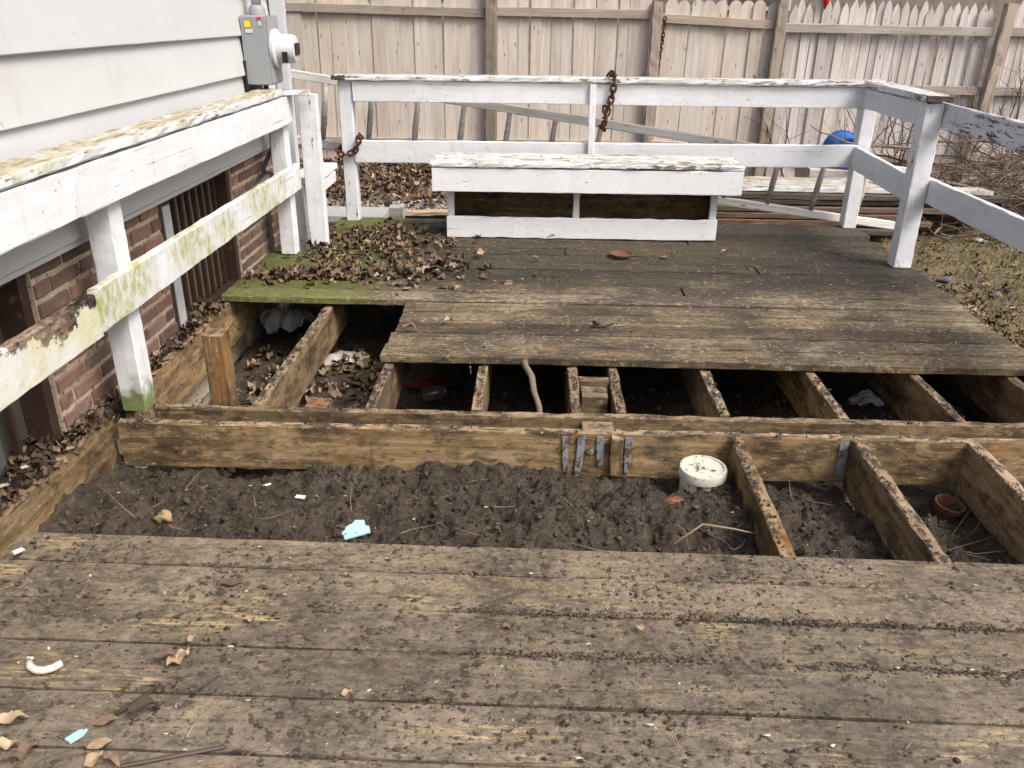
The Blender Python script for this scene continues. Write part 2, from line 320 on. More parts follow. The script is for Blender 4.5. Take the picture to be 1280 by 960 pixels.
def mat_paint(name, algae=.15, peel=.2, grime=.3, base=(.69, .715, .755), moss=(.33, .335, .13), cap=0., topgrime=0.):
    M = Mat(name, .55, .35); v = M.vec(); g = M.noise(M.map(v, (1, 30, 30)), 2, 8, .65); big = M.noise(v, 2.1, 4, .55)
    c = M.hsv(base, .5, 1., M.math('MULTIPLY_ADD', M.noise(v, 6, 6, .65), .16, .91))
    c = M.mix(M.math('MULTIPLY', M.step(M.noise(M.map(v, (2, 9, 9)), 2, 7, .65), .42, .7), grime*.8), c, (.42, .41, .385))
    st = M.step(M.noise(M.map(v, (16, 2.5, 2.5)), 1.4, 6, .6), .55, .75); c = M.mix(M.math('MULTIPLY', st, grime*.8), c, (.36, .345, .30))
    a1 = M.step(M.noise(v, 3.2, 7, .62), .60-algae*.38, .78-algae*.3); a2 = M.step(M.noise(M.map(v, (10, 5, 5)), 3, 6, .65), .4, .62)
    al = M.math('MULTIPLY', a1, M.math('MULTIPLY_ADD', a2, .7, .3)); c = M.mix(M.math('MULTIPLY', al, min(1, algae*1.6)), c, moss)
    if topgrime:
        nz = M.normal_z(); tg = M.math('MULTIPLY', M.step(nz, .5, .9), M.math('MULTIPLY_ADD', M.step(M.noise(M.map(v, (3, 8, 8)), 3, 8, .7), .36, .60), .75, .2))
        tc_ = M.ramp(M.noise(M.map(v, (6, 18, 18)), 3, 7, .7), [(.32, (.06, .045, .022)), (.45, (.23, .17, .08)), (.6, (.44, .37, .23)), (.75, (.6, .56, .45))])
        c = M.mix(M.math('MULTIPLY', tg, topgrime), c, tc_)
    n9 = M.noise(M.map(v, (5, 18, 18)), 2.4, 10, .72)
    val = M.math('MULTIPLY_ADD', big, .25, M.math('MULTIPLY_ADD', g, .4, M.math('MULTIPLY', n9, .6)))
    pl = M.step(val, .835-peel*.30, .85-peel*.30)
    wood = M.ramp(M.noise(M.map(v, (2, 60, 60)), 2, 6, .7), [(.3, (.028, .022, .016)), (.5, (.14, .115, .085)), (.7, (.33, .28, .21))]); c = M.mix(pl, c, wood)
    crk = M.math('MULTIPLY', M.step(M.noise(M.map(v, (.8, 130, 130)), 1.3, 4, .6), .655, .685), M.step(M.noise(M.map(v, (3, 7, 7)), 2, 3, .5), .48, .58))
    c = M.mix(M.math('MULTIPLY', crk, .8), c, (.055, .045, .035))
    sp = M.step(M.noise(M.map(v, (22, 40, 40)), 1.6, 4, .65), .665, .70); c = M.mix(M.math('MULTIPLY', sp, .8), c, (.05, .04, .03))
    mo = M.math('MULTIPLY', M.step(M.noise(v, 70, 4, .7), .60, .66), M.step(M.noise(v, 4.5, 4, .6), .47, .60)); c = M.mix(M.math('MULTIPLY', mo, .6), c, (.13, .12, .095))
    M.bump(M.math('MULTIPLY_ADD', crk, -.8, M.math('MULTIPLY_ADD', pl, -.8, M.math('MULTIPLY', g, .35))), .7, .004)
    return M.out(c, M.math('MULTIPLY_ADD', pl, .35, .5))
PAINT = mat_paint('white_paint', .12, .14, .3)
PAINT_POST = mat_paint('white_paint_worn_post', .12, .36, .35)
PAINT_CAP = mat_paint('white_paint_cap', .22, .56, .6, topgrime=.6)
PAINT_CAP_MOSSY = mat_paint('white_paint_mossy_cap', .45, .46, .5, topgrime=1.0)
PAINT_MOSSY = mat_paint('white_paint_algae', .66, .14, .4, moss=(.36, .37, .155))
PAINT_BENCH = mat_paint('white_paint_flaking_seat', .25, .60, .4, topgrime=.6)
PAINT_BENCHF = mat_paint('white_paint_bench_front', .03, .20, .1, base=(.74, .76, .79))
def mat_post_moss():
    m_ = mat_paint('white_paint_moss_foot', .12, .22, .35); t = m_.node_tree; M = Mat.__new__(Mat); M.m, M.t, M._v = m_, t, None
    M.b = t.nodes['Principled BSDF']; old = M.b.inputs['Base Color'].links[0].from_socket; p = M.pos(); x, y, z = M.sep(p)
    k = M.step(M.math('MULTIPLY_ADD', M.noise(p, 14, 6, .65), -.28, z), -.02, -.13)
    c = M.mix(M.math('MULTIPLY', k, .92), old, M.mix(M.noise(p, 30, 4, .6), (.045, .075, .008), (.17, .22, .03))); M.set(M.b.inputs['Base Color'], c); return m_
PAINT_POST_MOSS = mat_post_moss()
def mat_rot():
    M = Mat('rotten_paint', .7, .3); v = M.vec(); x, y, z = M.sep(M.obj)
    c = M.hsv((.64, .64, .62), .5, 1, M.math('MULTIPLY_ADD', M.noise(v, 6, 5, .6), .2, .88))
    al = M.step(M.noise(v, 3.6, 6, .6), .42, .64); c = M.mix(M.math('MULTIPLY', al, .7), c, (.47, .47, .20))
    n = M.noise(v, 9, 9, .72); rt = M.step(M.math('ADD', M.math('MULTIPLY_ADD', M.math('ABSOLUTE', M.math('SUBTRACT', x, .74)), -1.6, M.math('MULTIPLY', y, 6.5)), M.math('MULTIPLY', n, 1.6)), .80, .88)
    wood = M.ramp(M.math('MULTIPLY_ADD', M.step(x, .70, .9), -.22, M.noise(M.map(v, (9, 20, 20)), 3, 8, .7)), [(.28, (.016, .012, .009)), (.42, (.10, .07, .05)), (.55, (.27, .205, .155)), (.7, (.42, .35, .28))])
    c = M.mix(rt, c, wood); M.bump(M.math('MULTIPLY_ADD', rt, -1, n), .9, .008); return M.out(c)
PAINT_ROT = mat_rot()

def mat_siding():
    M = Mat('siding_paint', .5, .35); v = M.vec(); p = M.pos()
    c = M.hsv((.515, .53, .545), .5, 1, M.math('MULTIPLY_ADD', M.noise(M.map(v, (1, 5, 5)), 2.4, 5, .55), .14, .92))
    a = M.step(M.noise(M.map(p, (1, 1.6, 2.2)), 1.7, 6, .6), .56, .78); c = M.mix(M.math('MULTIPLY', a, .42), c, (.40, .40, .27))
    sp = M.step(M.noise(v, 30, 3, .6), .71, .75); c = M.mix(M.math('MULTIPLY', sp, .6), c, (.18, .15, .11))
    st = M.step(M.noise(M.map(p, (1, 8, 1.2)), 2, 5, .6), .55, .8); c = M.mix(M.math('MULTIPLY', st, .25), c, (.38, .36, .30))
    M.bump(M.noise(M.map(v, (2, 20, 20)), 3, 5, .6), .15, .004); return M.out(c)
SIDING = mat_siding()

def mat_fence(name, lo, mid, hi, dk=(.14, .115, .10), gk=.3):
    M = Mat(name, .9, .15); v, g, f = grain_nodes(M, .8, 20.)
    c = M.ramp(M.math('MULTIPLY_ADD', f, .4, M.math('MULTIPLY', g, .6)), [(.3, lo), (.5, mid), (.7, hi)])
    kn = M.voro(M.map(v, (5, 17, .1)), 1.0); c = M.mix(M.math('MULTIPLY', M.step(kn, .15, .06), .75), c, (.10, .07, .05))
    hs = M.noise(M.map(v, (4, 22, 22)), 2.5, 7, .7); c = M.mix(M.math('MULTIPLY', M.step(hs, .56, .68), .4), c, dk)
    gr = M.step(M.noise(M.map(v, (1.2, 4, 4)), 1.8, 6, .6), .46, .72); c = M.mix(M.math('MULTIPLY', gr, gk), c, dk)
    c = M.hsv(c, M.rr(.492, .508, 9.1), M.rr(.6, 1.05, 5.1), M.rr(.82, 1.08, 3.7)); M.bump(M.math('MULTIPLY_ADD', f, .5, g), .5, .003); return M.out(c)
FENCE_A = mat_fence('fence_cedar', (.44, .375, .315), (.60, .525, .45), (.71, .64, .565), dk=(.31, .27, .235), gk=.36)
FENCE_B = mat_fence('fence_grey', (.40, .36, .33), (.59, .54, .51), (.73, .685, .655), dk=(.26, .23, .21), gk=.45)
FENCE_RAIL = mat_fence('fence_rail', (.25, .20, .16), (.40, .33, .27), (.52, .44, .37))
FENCE_POST = mat_fence('fence_post', (.12, .085, .06), (.22, .165, .12), (.30, .235, .18))
OLDWOOD = mat_fence('ladder_wood', (.22, .205, .18), (.40, .375, .34), (.54, .51, .47), gk=.4)
LADDER_RAIL = mat_fence('ladder_rail_wood', (.44, .42, .39), (.62, .60, .56), (.74, .72, .68), gk=.25)
SCRAP_R = mat_fence('scrap_red_brown', (.07, .042, .03), (.145, .09, .062), (.24, .16, .11))
SCRAP_T = mat_fence('scrap_tan', (.20, .14, .08), (.42, .31, .19), (.55, .43, .28))
SCRAP_D = mat_fence('scrap_dark', (.03, .024, .02), (.075, .06, .05), (.15, .12, .10))

def mat_brick():
    M = Mat('brick', .9, .2); v = M.vec(); n = M.noise(v, 28, 7, .65); b = M.noise(v, 9, 5, .6)
    c = M.ramp(M.math('FRACT', M.math('MULTIPLY', M.rand, 7.3)), [(0, (.13, .09, .075)), (.25, (.21, .135, .11)), (.5, (.28, .165, .125)), (.75, (.27, .20, .165)), (1, (.34, .19, .14))])
    c = M.hsv(c, .5, 1, M.math('MULTIPLY_ADD', n, .9, .55)); c = M.mix(M.math('MULTIPLY', M.step(b, .56, .72), .45), c, (.34, .29, .24))
    c = M.mix(M.math('MULTIPLY', M.step(M.noise(v, 6, 4, .6), .55, .7), .4), c, (.05, .035, .03)); M.bump(n, .8, .006); return M.out(c)
BRICK = mat_brick()
def mat_simple(name, col, rough=.7, var=.25, sc=12, bump=.3, bd=.004, spec=.3, dirt=None, dthr=.5, metal=0.):
    M = Mat(name, rough, spec); v = M.vec(); n = M.noise(v, sc, 6, .6)
    c = M.hsv(col, .5, 1, M.math('MULTIPLY_ADD', n, var*2, 1-var))
    if dirt: c = M.mix(M.step(M.noise(v, sc*1.3, 7, .65), dthr, dthr+.08), c, dirt)
    if bump: M.bump(n, bump, bd)
    M.b.inputs['Metallic'].default_value = metal; return M.out(c)
MORTAR = mat_simple('mortar', (.52, .44, .345), .95, .35, 30, .8, .006, dirt=(.20, .155, .11), dthr=.54)
BROWN_FRAME = mat_simple('brown_window_paint', (.055, .032, .024), .6, .4, 14, .5, dirt=(.13, .10, .085), dthr=.62)
PANEL_GREY = mat_simple('meter_grey_metal', (.27, .29, .31), .42, .12, 5, .05)
PVC_GREY = mat_simple('pvc_grey', (.12, .135, .14), .5, .2, 10, .1)
CREAM_PLASTIC = mat_simple('conduit_light_grey', (.45, .45, .46), .4, .1, 8, .05)
DOWNSPOUT = mat_simple('downspout_metal', (.50, .53, .56), .4, .1, 4, .05)
WHITE_PLASTIC = mat_simple('white_plastic', (.56, .535, .48), .45, .14, 60, .3, dirt=(.24, .19, .14), dthr=.60)
WHITE_TRIM = mat_simple('white_trim', (.52, .53, .555), .5, .1, 10, .1)
LID_PLASTIC = mat_simple('pail_plastic', (.52, .495, .42), .5, .14, 42, .3, dirt=(.06, .047, .036), dthr=.565)
BLACK = mat_simple('black_mark', (.015, .015, .016), .5, .1)
YELLOW = mat_simple('yellow_sticker', (.75, .55, .05), .5, .1); RED = mat_simple('red_plastic', (.55, .03, .03), .5, .15)
BLUE_CHIP = mat_simple('pale_blue_plastic', (.34, .53, .61), .5, .12, 55, .2, dirt=(.07, .054, .04), dthr=.585)
BLUE_BUCKET = mat_simple('blue_plastic', (.025, .115, .38), .65, .12, 9, .1)
TERRACOTTA = mat_simple('terracotta', (.15, .066, .042), .9, .35, 40, .5, dirt=(.075, .048, .034), dthr=.52)
RED_BRICK = mat_simple('red_brick_rubble', (.24, .085, .045), .9, .35, 90, .8, dirt=(.05, .038, .03), dthr=.47)
RUST = mat_simple('rusty_iron', (.075, .032, .018), .8, .5, 40, .6, .002)
ZINC = mat_simple('galvanised_steel', (.27, .31, .33), .5, .3, 30, .4, dirt=(.13, .08, .05), dthr=.50, metal=.3)
CLOTH = mat_simple('grey_plastic_film', (.42, .44, .45), .45, .25, 9, .4)
BARK = mat_simple('twig_bark', (.17, .13, .10), .9, .5, 40, .7); BARK_D = mat_simple('dark_bark', (.05, .036, .028), .9, .4, 40, .6)
PALE_STICK = mat_simple('pale_stick', (.24, .18, .12), .9, .4, 40, .6)
DARK_IN = mat_simple('dark_interior', (.02, .018, .016), .9, .2); SHINGLE = mat_simple('roof_shingle', (.08, .07, .065), .9, .4, 30, .6)
STONE = mat_simple('slate_stone', (.10, .10, .11), .8, .25, 20, .6); SLAB = mat_simple('concrete_slab', (.33, .33, .33), .9, .2, 20, .5)
def mat_glass():
    M = Mat('old_glass', .08, .6); v = M.vec()
    M.set(M.b.inputs['Roughness'], M.math('MULTIPLY_ADD', M.noise(v, 20, 4, .6), .3, .05)); return M.out((.09, .085, .075))
GLASS = mat_glass()
GREY_SLAT = mat_simple('tan_slat', (.24, .20, .155), .7, .25, 10, .3)

def mat_tint(name, rough=.9, spec=.2, bump=0., sc=40, var=.5):
    M = Mat(name, rough, spec); at = M.n('Attribute'); at.attribute_name = 'tint'; p = M.pos(); n = M.noise(p, sc, 5, .6)
    c = M.hsv(at.outputs['Color'], .5, 1, M.math('MULTIPLY_ADD', n, var*2, 1-var))
    if bump: M.bump(n, bump, .004)
    return M.out(c)
T_LEAF = mat_tint('dead_leaves', .8, .25, .4, 70, .45); T_CLOD = mat_tint('mud_clods', .85, .3, .8, 150, .5)
T_GRASS = mat_tint('grass_blades', .8, .2, 0, 20, .3); T_CHIP = mat_tint('chips', .8, .2, .2, 60, .35)

def mat_soil():
    M = Mat('dark_soil', .85, .35); p = M.pos(); n = M.noise(p, 14, 10, .7); f = M.noise(p, 90, 7, .7)
    c = M.ramp(M.math('MULTIPLY_ADD', f, .5, M.math('MULTIPLY', n, .5)), [(.36, (.010, .008, .006)), (.47, (.033, .0255, .0185)), (.58, (.074, .058, .043)), (.69, (.16, .128, .095))])
    lg = M.step(M.noise(p, 3, 4, .6), .48, .66); c = M.mix(M.math('MULTIPLY', lg, .3), c, (.085, .067, .05))
    ch = M.step(M.noise(p, 120, 2, .5), .71, .74); c = M.mix(M.math('MULTIPLY', ch, .6), c, (.30, .25, .19))
    M.bump(M.math('MULTIPLY_ADD', f, .6, n), 1., .015); return M.out(c)
SOIL = mat_soil()
def mat_ground():
    M = Mat('yard_ground', .95, .15); p = M.pos(); x, y, z = M.sep(p); n = M.noise(p, 2.2, 9, .65); f = M.noise(p, 40, 7, .7)
    turf = M.ramp(f, [(.3, (.04, .031, .021)), (.48, (.135, .108, .06)), (.6, (.21, .172, .092)), (.74, (.31, .26, .16))])
    turf = M.mix(M.math('MULTIPLY', M.step(n, .50, .62), .8), turf, M.mix(f, (.035, .026, .020), (.15, .115, .085)))
    turf = M.mix(M.math('MULTIPLY', M.step(M.noise(p, 1.6, 5, .6), .55, .7), .3), turf, (.09, .105, .035))
    grv = M.ramp(M.noise(p, 60, 4, .6), [(.3, (.10, .09, .08)), (.5, (.28, .265, .24)), (.7, (.45, .43, .4))])
    gm = M.math('MULTIPLY', M.step(M.math('MULTIPLY_ADD', n, .8, x), 1.6, .9), 1.)
    c = M.mix(gm, turf, grv)
    lf = M.math('MULTIPLY', M.step(M.math('MULTIPLY_ADD', n, .8, y), 7.4, 8.0), 1.); c = M.mix(M.math('MULTIPLY', lf, .8), c, M.mix(f, (.05, .033, .024), (.18, .12, .085)))
    M.bump(f, 1., .02); return M.out(c)
GROUND = mat_ground()

# ------------------------------------------------------------------ ground and soil
def height_yard(x, y):
    z = -.30+fbm(x, y, 1.3, 4, 3)*.035
    z += .16*np.clip((y-7.4)/1.6, 0, 1)*np.clip((.8-x)/1.5, 0, 1)
    inside = np.clip(np.minimum(np.minimum((x+1.75)/.15, (2.16-x)/.1), (5.9-y)/.15), 0, 1)
    return z-.35*inside
xs = np.unique(np.concatenate([np.linspace(-80, -4, 20), np.arange(-4, 8, .07), np.linspace(8, 80, 20)]))
ys = np.unique(np.concatenate([np.linspace(-60, -1, 15), np.arange(-1, 3.5, .25), np.arange(3.5, 9.6, .06), np.linspace(9.6, 120, 24)]))
def grid_mesh(name, xs, ys, fn, smooth=True):
    X, Y = np.meshgrid(xs, ys); Z = fn(X, Y); V = np.c_[X.ravel(), Y.ravel(), Z.ravel()]; nx, ny = len(xs), len(ys)
    i = (np.arange(ny-1)[:, None]*nx+np.arange(nx-1)).ravel(); return np_mesh(name, V, np.c_[i, i+1, i+nx+1, i+nx], None, smooth)
tag(put('ground', grid_mesh('ground', xs, ys, height_yard), GROUND), 'mossy bare yard ground around the deck', kind='structure')
def height_soil(x, y):
    front = -.185+fbm(x, y, 2.2, 3, 1)*.075+np.abs(fbm(x, y, 7, 3, 2))*.06+fbm(x, y, 15, 4, 4)*.040+fbm(x, y, 50, 2, 5)*.018
    front = front-.012-.03*np.clip((x-.75)/.2, 0, 1)-.045*np.clip((y-2.46)/.2, 0, 1)
    front = front+.03*np.exp(-((x-.64)**2+(y-2.5)**2)/.012); back = -.40+fbm(x, y, 2.2, 3, 6)*.05+fbm(x, y, 16, 3, 7)*.02
    t = np.clip((y-2.72)/.1, 0, 1); return front*(1-t)+back*t
xs = np.arange(-1.58, 2.2, .0065); ys = np.concatenate([np.arange(.9, 1.75, .1), np.arange(1.75, 2.72, .006), np.arange(2.72, 5.6, .045)])
tag(put('soil', grid_mesh('soil', xs, ys, height_soil), SOIL), 'lumpy dark soil bared beneath the missing deck boards', 'soil', kind='stuff')
def zs(x, y): return float(height_soil(np.array([x]), np.array([y]))[0])
def soil_at(px_, py_, up=0.):
    z = -.18
    for _ in range(8): p = on_z(px_, py_, z+up); z = .5*z+.5*zs(p.x, p.y)
    return Vector((p.x, p.y, zs(p.x, p.y)))
def zy(x, y): return float(height_yard(np.array([x]), np.array([y]))[0])
# earth strip between the ledger and the brick wall
tag(put('earth_strip', grid_mesh('earth_strip', np.arange(-1.84, -1.565, .02), np.arange(.2, 4.1, .03), lambda x, y: -.075+fbm(x, y, 5, 3, 9)*.03+.05*np.clip((-1.6-x)/.1, 0, 1)), SOIL), 'strip of earth along the foot of the brick wall', kind='structure')

# ------------------------------------------------------------------ house
HX, SX = -1.62, -1.575; YC = 5.36          # brick face, siding face, end of the house
house = thing('house', (HX, 2.5, -.3), 'white clapboard house on a low red brick base with dark basement windows', 'house')
WINS = [(1.30, 2.54), (3.56, 4.47)]; WZ0, WZ1 = -.03, .63
bw = box('brick_wall', (-1.90, 2.555, -.45), (HX-.0075, 3.545, .66), MORTAR, house)
def bricks_for(par, y0, y1, z0, z1):
    bm_ = [board_mesh(.19, .051, .1, seg=4, jit=.0016, bev=.005, seed=s) for s in range(5)]; hm_ = [board_mesh(.088, .051, .1, seg=2, jit=.0016, bev=.005, seed=s+9) for s in range(3)]
    for q in bm_+hm_: q.materials.append(BRICK)
    z = z0; row = 0
    while z < z1-.03:
        y = y0+.004+(0 if row % 2 else -.101)
        while y < y1-.03:
            a, b = max(y, y0+.004), min(y+.182, y1-.004); ln = b-a
            if ln > .035:
                me = rnd.choice(bm_) if ln > .13 else rnd.choice(hm_); base = .19 if ln > .13 else .088
                Mx = Matrix.Translation((HX-.05+rnd.uniform(-.002, .004), (a+b)/2, z+.0285)) @ Euler((rnd.gauss(0, .006), 0, rad(90)+rnd.gauss(0, .008))).to_matrix().to_4x4() @ Matrix.Diagonal((ln/base, 1, 1, 1)) @ Euler((rad(90), 0, 0)).to_matrix().to_4x4()
                reg(bpy.data.objects.new('brick', me), Mx, par)
            y += .2005
        z += .068; row += 1
bricks_for(bw, 2.555, 3.545, -.21, .62)
bw2 = box('brick_wall', (-1.90, 4.485, -.45), (HX-.0075, YC-.01, .66), MORTAR, house); bricks_for(bw2, 4.485, YC-.01, -.21, .62)
bw3 = box('brick_wall', (-1.90, -1.6, -.45), (HX-.012, 1.29, .66), MORTAR, house)
for y0, y1 in WINS:                       # masonry under each window
    box('window_footing', (-1.90, y0-.01, -.45), (HX-.03, y1+.01, WZ0-.03), MORTAR, house)
# clapboards: each one leans out at its lower edge
zz = .62
for k in range(11):
    ln = YC+1.6; z0_, z1_ = zz+k*.2, zz+(k+1)*.2+.02
    v = [(-ln/2, SX+.012, z0_), (ln/2, SX+.012, z0_), (ln/2, SX-.008, z1_), (-ln/2, SX-.008, z1_), (-ln/2, SX-.022, z0_), (ln/2, SX-.022, z0_), (ln/2, SX-.022, z1_), (-ln/2, SX-.022, z1_)]
    seg = 30; V, F = [], []
    prof = [(SX-.024, z0_), (SX+.010, z0_), (SX+.0135, z0_+.004), (SX+.013, z0_+.012), (SX-.009, z1_), (SX-.024, z1_)]; sh = SX
    for i in range(seg+1):
        yy = -ln/2+ln*i/seg; wv = .0022*math.sin(yy*1.3+k*2.1)+rnd.gauss(0, .0006)
        for (px_, pz_) in prof: V.append((yy, -(px_-sh)-(wv if px_ > SX else 0), pz_-z0_-.1+wv))
    np_ = len(prof)
    for i in range(seg):
        for j in range(np_): q = (j+1) % np_; F.append((i*np_+j, (i+1)*np_+j, (i+1)*np_+q, i*np_+q))
    F.append(tuple(range(np_))); F.append(tuple(seg*np_+j for j in reversed(range(np_))))
    Mx = Matrix(((0, -1, 0, sh), (1, 0, 0, YC-.004-ln/2), (0, 0, 1, z0_+.1), (0, 0, 0, 1)))
    put('clapboard', mesh_py('clapboard', V, F), SIDING, house, Mx)
box('wall_core', (-5.6, -1.6, .64), (SX-.026, YC-.006, 2.86), SIDING, house)
box('rear_wall', (-5.6, YC-.20, -.45), (-1.92, YC-.008, .638), MORTAR, house)
box('sill_board', (SX-.05, -1.6, .600), (SX+.004, YC-.002, .618), WHITE_TRIM, house)
V = [(-6.0, -2, 2.82), (-1.2, -2, 2.82), (-1.2, 5.8, 2.82), (-6.0, 5.8, 2.82), (-3.6, -2, 4.3), (-3.6, 5.8, 4.3)]
put('roof', mesh_py('roof', V, [(0, 3, 2, 1), (0, 1, 4), (2, 3, 5), (1, 2, 5, 4), (3, 0, 4, 5)]), SHINGLE, house)
# windows
def window(y0, y1, bars):
    wd = box('window', (-1.765, y0, WZ0-.02), (-1.735, y1, WZ1), DARK_IN, house)
    for a, b in ((y0, y0+.045), (y1-.045, y1)): box('jamb', (-1.735, a, WZ0-.09), (HX-.015, b, WZ1-.03), BROWN_FRAME, wd, .004)
    box('lintel', (-1.735, y0+.045, WZ1-.075), (HX-.03, y1-.045, WZ1-.03), BROWN_FRAME, wd, .004)
    box('sill', (-1.735, y0+.045, WZ0-.06), (HX-.025, y1-.045, WZ0), BROWN_FRAME, wd, .004)
    box('pane', (-1.73, y0+.045, WZ0), (-1.724, y1-.045, WZ1-.075), GLASS, wd)
    for (yb, wb, mt, xo) in bars: box('slat', (-1.765+xo, yb, WZ0+.005), (-1.745+xo, yb+wb, WZ1-.08), mt, wd, .003)
    return wd
far_bars = [(3.612, .075, WHITE_TRIM, .112)]+[(3.70+i*.085, .052, GREY_SLAT, .045) for i in range(8)]+[(3.70+i*.085+.058, .020, BROWN_FRAME, .065) for i in range(8)]
window(*WINS[1], far_bars)
window(*WINS[0], [(1.5+i*.24, .03, BROWN_FRAME, .06) for i in range(4)]+[(2.27, .045, PVC_GREY, .05), (2.36, .02, BROWN_FRAME, .07)])
ds = box('downspout', (SX+.012, 5.27, -.28), (SX+.087, 5.345, 2.8), DOWNSPOUT, house, .012)
for z in (.35, 1.55): box('strap', (SX+.004, 5.262, z), (SX+.091, 5.353, z+.03), DOWNSPOUT, ds)

# electric meter on the wall
mt = thing('electric_meter', (SX, 4.8, .975), 'grey electric meter box with round white dial on the clapboard corner', 'meter')
bx = box('meter_box', (SX+.014, 4.72, .975), (SX+.145, 4.94, 1.32), PANEL_GREY, mt, .006)
box('cover_lip', (SX+.146, 4.735, .985), (SX+.152, 4.93, 1.31), PANEL_GREY, bx)
Mx = Matrix.Translation((SX+.150, 4.825, 1.155)) @ Euler((0, rad(90), 0)).to_matrix().to_4x4()
lathe('meter_ring', [(0, 0), (.098, 0), (.100, .018), (.088, .026), (.078, .028), (0, .028)], WHITE_TRIM, mt, Mx)
gl = lathe('dial_cover', [(0, .028), (.076, .028), (.074, .10), (.066, .118), (.05, .122), (0, .123)], WHITE_TRIM, mt, Mx)
put('dial_face', box_mesh(.06, .09, .004), BLACK, gl, Mx @ Matrix.Translation((0, 0, .126)))
put('barcode_tag', box_mesh(.055, .006, .03), BLACK, gl, Mx @ Matrix.Translation((.04, -.075, .075)))
box('warning_sticker', (SX+.035, 4.7165, 1.262), (SX+.068, 4.7185, 1.296), YELLOW, mt); box('white_label', (SX+.037, 4.7165, 1.235), (SX+.076, 4.7185, 1.255), WHITE_TRIM, mt)
box('sticker_border', (SX+.033, 4.7187, 1.260), (SX+.070, 4.7195, 1.298), BLACK, mt)
box('red_sticker', (SX+.104, 4.7165, 1.298), (SX+.126, 4.7185, 1.312), RED, mt); box('small_label', (SX+.108, 4.7165, 1.270), (SX+.124, 4.7185, 1.294), WHITE_TRIM, mt)
tube('conduit', [(SX+.075, 4.83, 1.32), (SX+.075, 4.83, 2.8)], .026, CREAM_PLASTIC, mt, 16)
lathe('conduit_hub', [(0, 0), (.045, 0), (.043, .03), (.034, .045), (.027, .05)], PANEL_GREY, mt, Matrix.Translation((SX+.075, 4.83, 1.32)), 20)
box('backing_plate', (SX+.012, 4.70, .94), (SX+.02, 4.97, 1.10), BLACK, mt)
tube('lower_conduit', [(SX+.06, 4.9, .975), (SX+.06, 4.9, .62), (HX+.03, 4.93, .5), (HX+.025, 4.95, .1), (HX+.025, 4.95, -.12)], .014, PVC_GREY, mt, 12)
tube('gas_pipe_elbow', [(HX-.03, 4.55, .40), (HX+.05, 4.60, .405), (HX+.06, 4.8, .42), (HX+.06, 4.93, .45)], .033, PVC_GREY, None, 16)
tag(bpy.data.objects['gas_pipe_elbow'], 'dark grey pipe elbow coming out of the brick beside the basement window', 'pipe')

# ------------------------------------------------------------------ deck
deck = thing('wooden_deck', (0, 3, -.3), 'weathered wooden deck with several boards missing and its joists exposed', 'deck')
P = .1545; BW = .1485; T = .036
def deck_row(y, x0, x1, mat, dz=0, splits=(), w=BW, sl=0.):
    e = [x0, *splits, x1]
    for a, b in zip(e[:-1], e[1:]):
        board('deck_board', (a+.002, y+sl*a, -T/2+dz+rnd.uniform(-.002, .002)), (b-.002, y+sl*b+rnd.uniform(-.0015, .0015), -T/2+dz+rnd.uniform(-.002, .002)), w, T, mat, deck, jit=.0018, bev=.0035, jag=.006, wave=.002)
# foreground boards
yy = 1.926
for k, (w_, sp) in enumerate([(.127, ()), (.148, ()), (.148, ()), (.148, ()), (.150, ()), (.146, ()), (.148, ()), (.148, ()), (.148, ()), (.148, ()), (.148, ()), (.148, ())]):
    deck_row(yy-w_/2, -1.40-rnd.uniform(0, .03), 2.7, MUD_DECK, 0, sp, w_-.001, -.012); yy -= w_+.0028
# boards beyond the opening
for k in range(5): deck_row(3.297+.1415/2+k*.1465, -.635-rnd.uniform(-.005, .012)-(.015 if k == 0 else 0), 2.20+rnd.uniform(-.02, .02), DECK, 0, (), .1405)
row_y = 4.026
for k in range(12):
    x1 = 2.24+rnd.uniform(-.03, .03); x0 = -1.60 if row_y < 4.95 else -1.37+rnd.uniform(-.02, .02)
    sp = {0: (), 1: (.8,), 3: (-.3,), 4: (1.3,), 6: (.2,), 8: (1.0,)}.get(k, ()); 
    deck_row(row_y+.0755, x0, x1, DECK, .008 if k < 2 else 0, sp, .1468); row_y += .1545 if k != 1 else .160
JT, JD, JB = -T-.004, .21, .038           # joist top, depth, thickness
def joist(x, y0, y1, mat=LUMBER, name='joist', w=.045, top=JT, d=JD, **k):
    return board(name, (x, y0, top-d/2), (x+k.pop('dx', 0), y1, top-d/2), d, w, mat, deck, up=(1, 0, 0), jit=.003, bev=.004, **k)
def xbeam(name, x0, x1, y, mat=LUMBER, w=.05, top=JT, d=.185, **k):
    return board(name, (x0, y, top-d/2), (x1, y+k.pop('dy', 0), top-d/2), d, w, mat, deck, up=(0, -1, 0), jit=.003, bev=.005, **k)
fb = xbeam('front_beam', -1.52, 2.3, 2.717, w=.04, d=.19); xbeam('rear_beam', -1.44, 2.3, 2.847, w=.038, d=.185)
joist(-1.575, -.5, 2.74, name='ledger', w=.04, top=-.03, d=.235); joist(-1.575, 2.90, 5.3, name='ledger', w=.04, top=-.03, d=.235)
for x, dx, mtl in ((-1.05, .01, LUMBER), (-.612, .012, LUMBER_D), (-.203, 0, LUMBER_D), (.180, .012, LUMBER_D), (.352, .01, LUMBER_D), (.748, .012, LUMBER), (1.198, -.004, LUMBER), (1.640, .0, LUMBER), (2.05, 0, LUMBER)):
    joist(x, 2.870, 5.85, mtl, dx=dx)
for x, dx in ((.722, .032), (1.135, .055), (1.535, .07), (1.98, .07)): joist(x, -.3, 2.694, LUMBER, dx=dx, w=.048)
for x in (-.95, -.5, -.05, .32): joist(x, -.3, 1.87, LUMBER_D)
